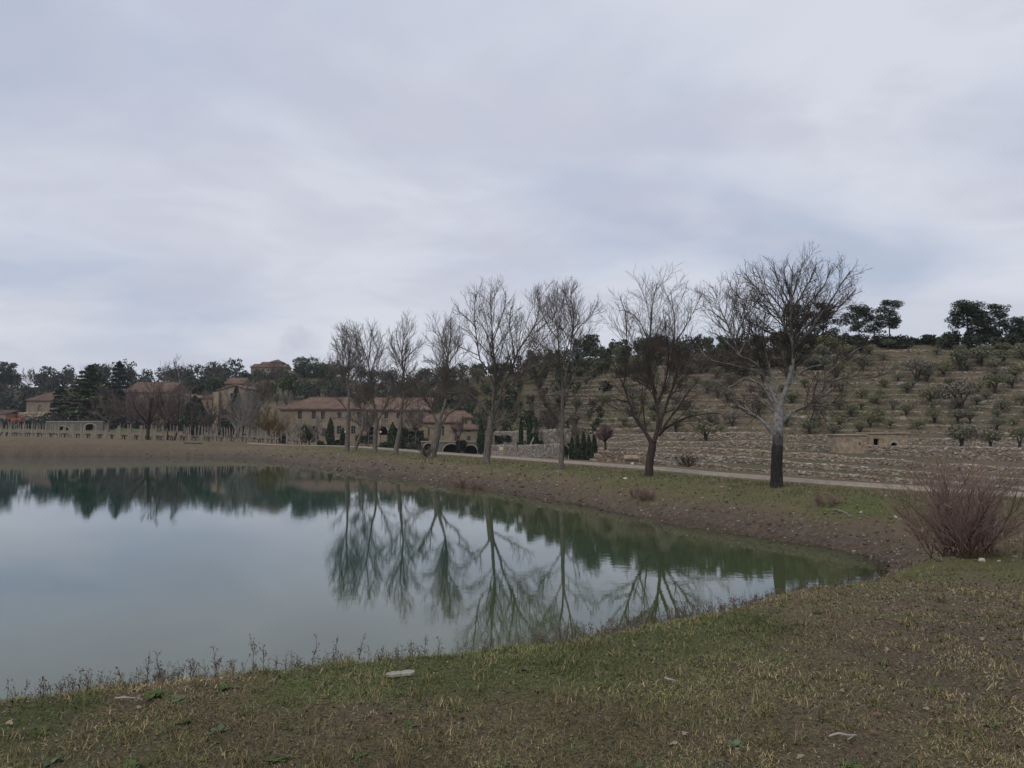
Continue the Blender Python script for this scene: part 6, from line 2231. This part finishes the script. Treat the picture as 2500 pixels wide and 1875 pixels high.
# taller tufts
nt_ = 900
th_ = R(1) * r_.uniform(-37, 39, nt_); rd = 3.2 * np.exp(r_.random(nt_) * np.log(16 / 3.2))
tx, ty = np.sin(th_) * rd, np.cos(th_) * rd
s = seg_dist(tx, ty, shore_f, True)
kp = s > 2.0
tx, ty, rd = tx[kp], ty[kp], rd[kp]
m = 26
X = np.repeat(tx, m) + r_.normal(0, .028, len(tx) * m); Y = np.repeat(ty, m) + r_.normal(0, .028, len(tx) * m)
Z = zg(X, Y)
gl = np.repeat((r_.random(len(tx)) < .4) * .8, m)
v, f, c = blades(X, Y, Z, r_.uniform(.04, .10, len(X)), np.clip(np.repeat(rd, m) * .0008, .003, .008), grass_cols(X, Y, gl, gl, r_), r_, lay=.85)
tag(mesh_obj('grass_tufts', v, f, M['blade'], cols=c), 'taller grass tufts dotted over the near bank', 'grass', kind='stuff')
# rough turf of the far bank
n = 170000
th_ = R(1) * r_.uniform(-28, 38, n); rd = 18 * np.exp(r_.random(n) * np.log(118 / 18))
X, Y = np.sin(th_) * rd, np.cos(th_) * rd
s = seg_dist(X, Y, shore_f, True); t = seg_dist(X, Y, road_c, False) * ROAD_SIGN
kp = (s > .6) & (t < -1.9) & (r_.random(n) < sstep(0, 6, s) * .8 + .2)
X, Y, rd, s, t = X[kp], Y[kp], rd[kp], s[kp], t[kp]
Z = zg(X, Y)
zcol = zone_cols(X, Y, Z, s, t)
n = len(X)
v, f, c = blades(X, Y, Z, r_.uniform(.06, .16, n), np.clip(rd * .0008, .012, .05) * r_.uniform(.6, 1.2, n), grass_cols(X, Y, zcol[:, 0], zcol[:, 1], r_) * .85, r_, lay=.8)
tag(mesh_obj('bank_turf', v, f, M['blade'], cols=c), 'rough turf on the far bank between the pond and the road', 'grass', kind='stuff')

# ------------------------------------------------------------------ dry weeds along the crest of the near bank
def crest_curve():
    tt, d = np.meshgrid(np.linspace(R(-37), R(31), 120), np.linspace(3.5, 19, 240), indexing='ij')
    x, y = np.sin(tt) * d, np.cos(tt) * d
    el = (zg(x, y, False) - H) / d
    el[seg_dist(x, y, shore_f, True) < .15] = -9
    k = np.argmax(el, 1)
    return np.stack([tt[:, 0], d[np.arange(len(k)), k]], 1)


cc = crest_curve()


def weed_geo(x, y, z, h, r, thick, nb, seeds):
    """one dry stalk: stem, side twigs, seed heads -> tube arrays, quads"""
    K = 4
    lean = r.normal(0, .12, 2)
    t = np.linspace(0, 1, K)[:, None]
    stem = np.array((x, y, z - .02))[None] + np.concatenate([lean[None] * h * t ** 1.6 + r.normal(0, .008, (K, 2)) * t, h * t], 1)
    Rs = thick * np.linspace(1, .45, K)
    tw, q = [], []
    for k in range(nb):
        f = r.uniform(.3, .98); i = min(int(f * (K - 1)), K - 2); w = f * (K - 1) - i
        s0 = stem[i] * (1 - w) + stem[i + 1] * w
        a = r.uniform(0, 2 * pi); L = h * r.uniform(.10, .28) * (1.2 - f * .6)
        e = s0 + np.array((math.cos(a) * .65, math.sin(a) * .65, .75)) * L
        tw.append(np.stack([s0, e]))
        for m in range(seeds):
            q.append(e + r.normal(0, .012, 3) - (e - s0) * r.random() * .5)
    return stem, Rs, tw, q


r_ = np.random.default_rng(44)
SP, SR, TWP, QS, QC = [], [], [], [], []
cw = np.array([(0.080, 0.056, 0.048), (0.115, 0.085, 0.068), (0.060, 0.040, 0.040), (0.14, 0.115, 0.082)])
nw = 1500
wth_ = r_.uniform(R(-37), R(27), nw)
wd = np.interp(wth_, cc[:, 0], cc[:, 1])
wu = UC + F * np.tan(wth_)
dens = np.interp(wu, [-100, 250, 500, 900, 1500, 1750, 1900, 2150], [.55, .7, 1, .75, .9, 1, 1, .9]) * (0.55 + .9 * (fbm(wu * .012, np.full(nw, 2.0), 3) + .5))
ok = r_.random(nw) < dens
wth_, wd, wu = wth_[ok], wd[ok], wu[ok]
wdd = wd + r_.uniform(.05, .8, len(wd)) * np.where(wu < 1600, 1, 1.5)
wx, wy = np.sin(wth_) * wdd, np.cos(wth_) * wdd
wz = zg(wx, wy, False)
for i in range(len(wx)):
    h = (.035 + .14 * r_.random() ** 1.6) * np.interp(wu[i], [0, 600, 1200, 1700, 2150], [1.0, 1.05, 1.0, .95, .8]) + .12 * (wdd[i] - wd[i])
    stem, Rs, tw, qs = weed_geo(wx[i], wy[i], wz[i], h, r_, .0019 * wd[i] / 6, int(r_.integers(3, 7)), 2)
    SP.append(stem); SR.append(Rs); TWP += tw; QS += qs
A = tubes(np.array(SP), np.array(SR), 3); Bt = tubes(np.array(TWP), np.full((len(TWP), 2), .0016), 3)
QS = np.array(QS)
dq = np.hypot(QS[:, 0], QS[:, 1])
v1, f1 = leaf_quads(QS, (.0065 * np.clip(dq / 6, .8, 1.7))[:, None], r_)
v, f = merge([A, Bt, (v1, f1)])
c = np.concatenate([np.tile(cw[1], (len(A[0]) + len(Bt[0]), 1)), np.repeat(cw[r_.integers(0, 4, len(QS))], 4, axis=0)])
tag(mesh_obj('dry_weeds', v, f, M['blade'], cols=c), 'fringe of dry purplish weeds along the edge of the near bank', 'weeds', kind='stuff')
WL = ['tallest dry weed with branching seed heads, at the left of the bank edge', 'tall dry weed stalk standing against the blue water', 'dry weed with drooping dark seed heads', 'thin leaning dry weed stalk', 'tall dry weed near the pale plank']
for j, (u, hh) in enumerate([(310, .28), (375, .42), (410, .40), (210, .26), (545, .38), (480, .30), (632, .45), (655, .36), (770, .42), (820, .34), (882, .40), (1040, .36), (1075, .28), (120, .22), (1010, .25), (935, .22)]):
    th_ = math.atan((u - UC) / F)
    d = np.interp(th_, cc[:, 0], cc[:, 1]) + .15
    x, y = math.sin(th_) * d, math.cos(th_) * d
    z = gz(x, y)
    o = thing('dry_weed', '%s tall dry weed stalk along the bank edge, counted from the left' % ['second', 'third', 'fourth', 'first', 'sixth', 'fifth', 'seventh', 'eighth', 'ninth', 'tenth', 'eleventh', 'fifteenth', 'sixteenth', 'shortest', 'fourteenth', 'twelfth'][j] if u != 120 else 'short weed stalk nearest the left edge of the bank', 'weed', (x, y, z), 'tall dry weed stalks')
    if u == 210: o['label'] = 'first tall dry weed stalk from the left along the bank edge'
    stem, Rs, tw, qs = weed_geo(x, y, z, hh * .68, r_, .0026, int(r_.integers(6, 11)), 3)
    v_, f_ = merge([tubes(stem[None], Rs[None], 5), tubes(np.array(tw), np.full((len(tw), 2), .0018), 3)])
    mesh_obj('stem', v_, f_, M['bush_stem'], o, (x, y, z))
    v_, f_ = leaf_quads(np.array(qs), .008, r_)
    mesh_obj('seed_heads', v_, f_, M['bush_stem'], o, (x, y, z))


# ------------------------------------------------------------------ foreground litter
def ground_at(u, v):
    zt = 2.2
    for _ in range(8):
        d = (H - zt) * F / (v - VH); x = (u - UC) / F * d; zt = gz(x, d)
    return x, d, gz(x, d, True)


# pale plank
a = np.array(ground_at(949, 1640)); b_ = np.array(ground_at(1016, 1634))
L = np.linalg.norm(b_ - a); ang = math.atan2(b_[1] - a[1], b_[0] - a[0])
n = 12
xs = np.linspace(-L / 2, L / 2, n)
rp = np.random.default_rng(3)
w = .027 * np.array([.55, .8, .95, 1, 1, 1, 1, 1, 1, .95, .8, .5]) + rp.normal(0, .0018, n)
th2 = .009
ring = np.stack([np.stack([xs, -w, np.zeros(n)], 1), np.stack([xs, w, np.zeros(n)], 1), np.stack([xs, w * .93, np.full(n, th2 * 2)], 1), np.stack([xs, -w * .93, np.full(n, th2 * 2)], 1)], 1)
v = ring.reshape(-1, 3); v[:, 2] += rp.normal(0, .0015, len(v))
f = [[4 * i + j, 4 * i + (j + 1) % 4, 4 * (i + 1) + (j + 1) % 4, 4 * (i + 1) + j] for i in range(n - 1) for j in range(4)] + [[3, 2, 1, 0], [4 * n - 4, 4 * n - 3, 4 * n - 2, 4 * n - 1]]
o = mesh_obj('driftwood_plank', v, f, M['drift'])
mid = (a + b_) / 2
o.location = (mid[0], mid[1], gz(mid[0], mid[1], True) + .02); o.rotation_euler = (.15, 0, ang)
tag(o, 'pale weathered plank lying on the grass near the bank edge', 'plank')


def stick(label, uvs, r0, r1, forks=(), mat='drift', lift=.026, group=None):
    pts = np.array([ground_at(u, v) for u, v in uvs])
    pts[:, 2] += lift + np.sin(np.linspace(0, pi, len(pts))) * lift
    parts = [tubes(resample(pts, 14)[None], np.linspace(r0, r1, 14)[None], 6)]
    for fk in forks:
        q = np.array([ground_at(u, v) for u, v in fk]); q[:, 2] += lift + np.linspace(0, .03, len(q))
        parts.append(tubes(resample(q, 8)[None], np.linspace(r1, r1 * .5, 8)[None], 5))
    v_, f_ = merge(parts)
    o = mesh_obj('fallen_branch', v_, f_, M[mat], smooth=True)
    return tag(o, label, 'branch', group)


stick('pale crooked branch lying at the bank edge at left', [(303, 1697), (322, 1703), (345, 1707), (352, 1705), (366, 1702)], .007, .004, [[(352, 1705), (360, 1699), (364, 1701)]])
stick('short whitish forked stick in the right foreground', [(2008, 1788), (2030, 1792), (2052, 1793), (2072, 1786)], .006, .006, [[(2052, 1793), (2066, 1796)]])
stick('small pale broken stick in the middle of the near grass', [(1618, 1652), (1622, 1660), (1634, 1662), (1646, 1658)], .009, .006, [[(1634, 1662), (1643, 1667)]])
stick('thin brown twig at the bottom of the picture', [(1725, 1858), (1750, 1862), (1785, 1872)], .006, .003, mat='bark_grey')
stick('thin grey twig left of the bone-pale plank', [(740, 1628), (760, 1632), (790, 1630)], .006, .004, mat='bark_grey')
stick('white slender branch on the bank below the slender bare tree', [(1335, 1151), (1352, 1150), (1370, 1150)], .03, .02)
# debris at water corner: thin pale poles
stick('thin pale pole lying along the shore at the far corner', [(2012, 1322), (2040, 1324), (2075, 1327)], .012, .010, lift=.08)

# fallen leaves
def leaf_mesh(seed):
    r = np.random.default_rng(seed)
    n = 9
    t = np.linspace(0, 1, n)
    w = np.sin(t ** .8 * pi) * .32 * (1 + .35 * np.sign(np.sin(t * 16)))
    z = .10 * np.sin(t * pi) + r.normal(0, .012, n)
    L = np.stack([t - .5, -w, z + .16 * w], 1); Rr = np.stack([t - .5, w, z + .2 * w], 1); Cc = np.stack([t - .5, w * 0, z * .6], 1)
    v = np.concatenate([L, Cc, Rr])
    i = np.arange(n - 1)
    f = np.concatenate([np.stack([i, i + 1, i + 1 + n, i + n], 1), np.stack([i + n, i + 1 + n, i + 1 + 2 * n, i + 2 * n], 1)])
    return v, f


M['leaf_brown'] = noise_mat('leaf_brown', [(0.3, (0.09, 0.05, 0.03)), (0.7, (0.2, 0.12, 0.07))], 10, bump=0)
M['leaf_tan'] = noise_mat('leaf_tan', [(0.3, (0.16, 0.12, 0.08)), (0.7, (0.28, 0.22, 0.155))], 10, bump=0)
protoL = []
r_ = np.random.default_rng(91)
spots = [(1950, 1728, 1, 'reddish brown'), (2122, 1736, 1, 'orange brown'), (1960, 1752, 0, 'pale tan'), (1662, 1778, 0, 'pale tan'), (1634, 1806, 0, 'large pale tan'), (1937, 1833, 0, 'whitish tan'), (2222, 1843, 0, 'pale tan'), (1890, 1685, 0, 'pale tan'), (2040, 1675, 0, 'tan'), (1545, 1575, 0, 'whitish'),
         (55, 1865, 0, 'silvery'), (50, 1760, 0, 'pale'), (800, 1690, 0, 'pale'), (990, 1748, 0, 'pale'), (2380, 1560, 0, 'pale'), (2150, 1580, 0, 'whitish'), (950, 1870, 1, 'brown'), (1230, 1700, 0, 'straw'), (2490, 1752, 1, 'orange'), (2115, 1778, 1, 'dark brown'), (360, 1718, 0, 'pale yellowish'), (2240, 1720, 1, 'brown')]
LPOS = ['left of the orange brown one', 'above the whitish forked stick', 'just below the reddish brown leaf', 'left of the forked stick', 'near the bottom right of centre', 'under the forked stick', 'well below the forked stick', 'above the reddish brown leaf', 'right of the green turf patch', 'at the bank edge', 'in the bottom left corner', 'near the left edge', 'below the tall weeds', 'below the pale plank', 'far right above the others', 'on the open turf at right', 'at the bottom edge left of centre', 'in the middle of the straw-coloured grass', 'at the right edge', 'beside the orange brown leaf', 'under the crooked branch', 'right of the orange brown leaf']
for j, (u, v, k, cn) in enumerate(spots):
    x, y, z = ground_at(u, v)
    me = leaf_mesh(j % 6)
    if len(protoL) < 6:
        o = mesh_obj('fallen_leaf', *me, M['leaf_brown']); protoL.append(o)
        o.data.materials.clear(); o.data.materials.append(M['leaf_brown'] if k else M['leaf_tan'])
    else:
        o = bpy.data.objects.new('fallen_leaf', protoL[j % 6].data); C.objects.link(o)
    s = .05 * r_.uniform(.7, 1.25)
    o.scale = (s, s, s)
    o.location = (x, y, z + .02); o.rotation_euler = (r_.uniform(-.4, .4), r_.uniform(-.4, .4), r_.uniform(0, 6))
    tag(o, 'curled %s dry leaf in the near grass, %s' % (cn, LPOS[j]), 'leaf', 'fallen leaves in the near grass')
# small leafy rosettes
def rosette(x, y, z, s, seed, label, col):
    r = np.random.default_rng(seed)
    o = thing('leafy_weed', label, 'plant', (x, y, z), 'small leafy weeds in the near grass')
    vs_, fs_, cs_ = [], [], []
    n0 = 0
    for k in range(14):
        a = k * 2.4 + r.uniform(-.3, .3); L = s * r.uniform(.6, 1.1); w = L * .32; el = r.uniform(.15, .8)
        d = np.array((math.cos(a) * math.cos(el), math.sin(a) * math.cos(el), math.sin(el))); p = np.array((-math.sin(a), math.cos(a), 0))
        c0 = np.array((x, y, z)) + r.normal(0, s * .35, 3) * (1, 1, 0)
        v = [c0, c0 + d * L * .5 + p * w, c0 + d * L - (0, 0, L * .2), c0 + d * L * .5 - p * w, c0 + d * L * .5 - (0, 0, w * .2)]
        vs_ += v; fs_ += [[n0, n0 + 1, n0 + 4], [n0 + 1, n0 + 2, n0 + 4], [n0 + 2, n0 + 3, n0 + 4], [n0 + 3, n0, n0 + 4]]; n0 += 5
        cs_ += [np.array(col) * r.uniform(.7, 1.3)] * 5
    mesh_obj('leaves', np.array(vs_), np.array(fs_), M['blade'], o, (x, y, z), cols=np.array(cs_))
    return o


for j, (u, v, s) in enumerate([(395, 1690, .08), (440, 1700, .07), (560, 1672, .07), (545, 1770, .06), (460, 1750, .055), (1245, 1838, .06), (1010, 1765, .05), (1785, 1800, .06), (2050, 1850, .07), (1965, 1865, .06), (690, 1840, .055), (2400, 1755, .05), (1130, 1715, .045), (165, 1845, .05), (350, 1865, .06), (1280, 1620, .05), (880, 1835, .05), (1560, 1850, .05)]):
    x, y, z = ground_at(u, v)
    lab = 'small %s broad-leaved weed %s' % (('deep green', 'grey-green')[j % 2], ('by the crooked branch', 'right of the crooked branch', 'at the bank edge below tall stalks', 'in the left foreground', 'in bare soil at left', 'in the bottom middle', 'below the pale plank', 'left of the whitish forked stick', 'at the bottom under the forked stick', 'at the bottom edge right of centre', 'on the bottom left slope', 'far right in the grass', 'in the centre of the near grass', 'near the lower left corner', 'at the bottom edge at left', 'at the bank edge right of the plank', 'in brown soil left of centre', 'at the bottom edge below the broken stick')[j])
    rosette(x, y, z, s, 60 + j, lab, (0.060, 0.085, 0.026) if j % 2 == 0 else (0.085, 0.105, 0.055))

# ------------------------------------------------------------------ haze: faint winter air over the valley
mb = MB(); mb.box((-900, -120, -12), (900, 900, 75))
hzo = mb.build('haze', None)
hm = bpy.data.materials.new('winter_haze'); hm.use_nodes = True
hm.node_tree.nodes.clear()
ho = hm.node_tree.nodes.new('ShaderNodeOutputMaterial'); hv = hm.node_tree.nodes.new('ShaderNodeVolumePrincipled')
hv.inputs['Color'].default_value = (0.86, 0.90, 1.0, 1)
hv.inputs['Density'].default_value = 0.00016
hm.node_tree.links.new(hv.outputs[0], ho.inputs['Volume'])
hzo.data.materials.append(hm)
tag(hzo, 'faint bluish winter haze over the valley', 'haze', kind='stuff')
scene.cycles.volume_bounces = 0
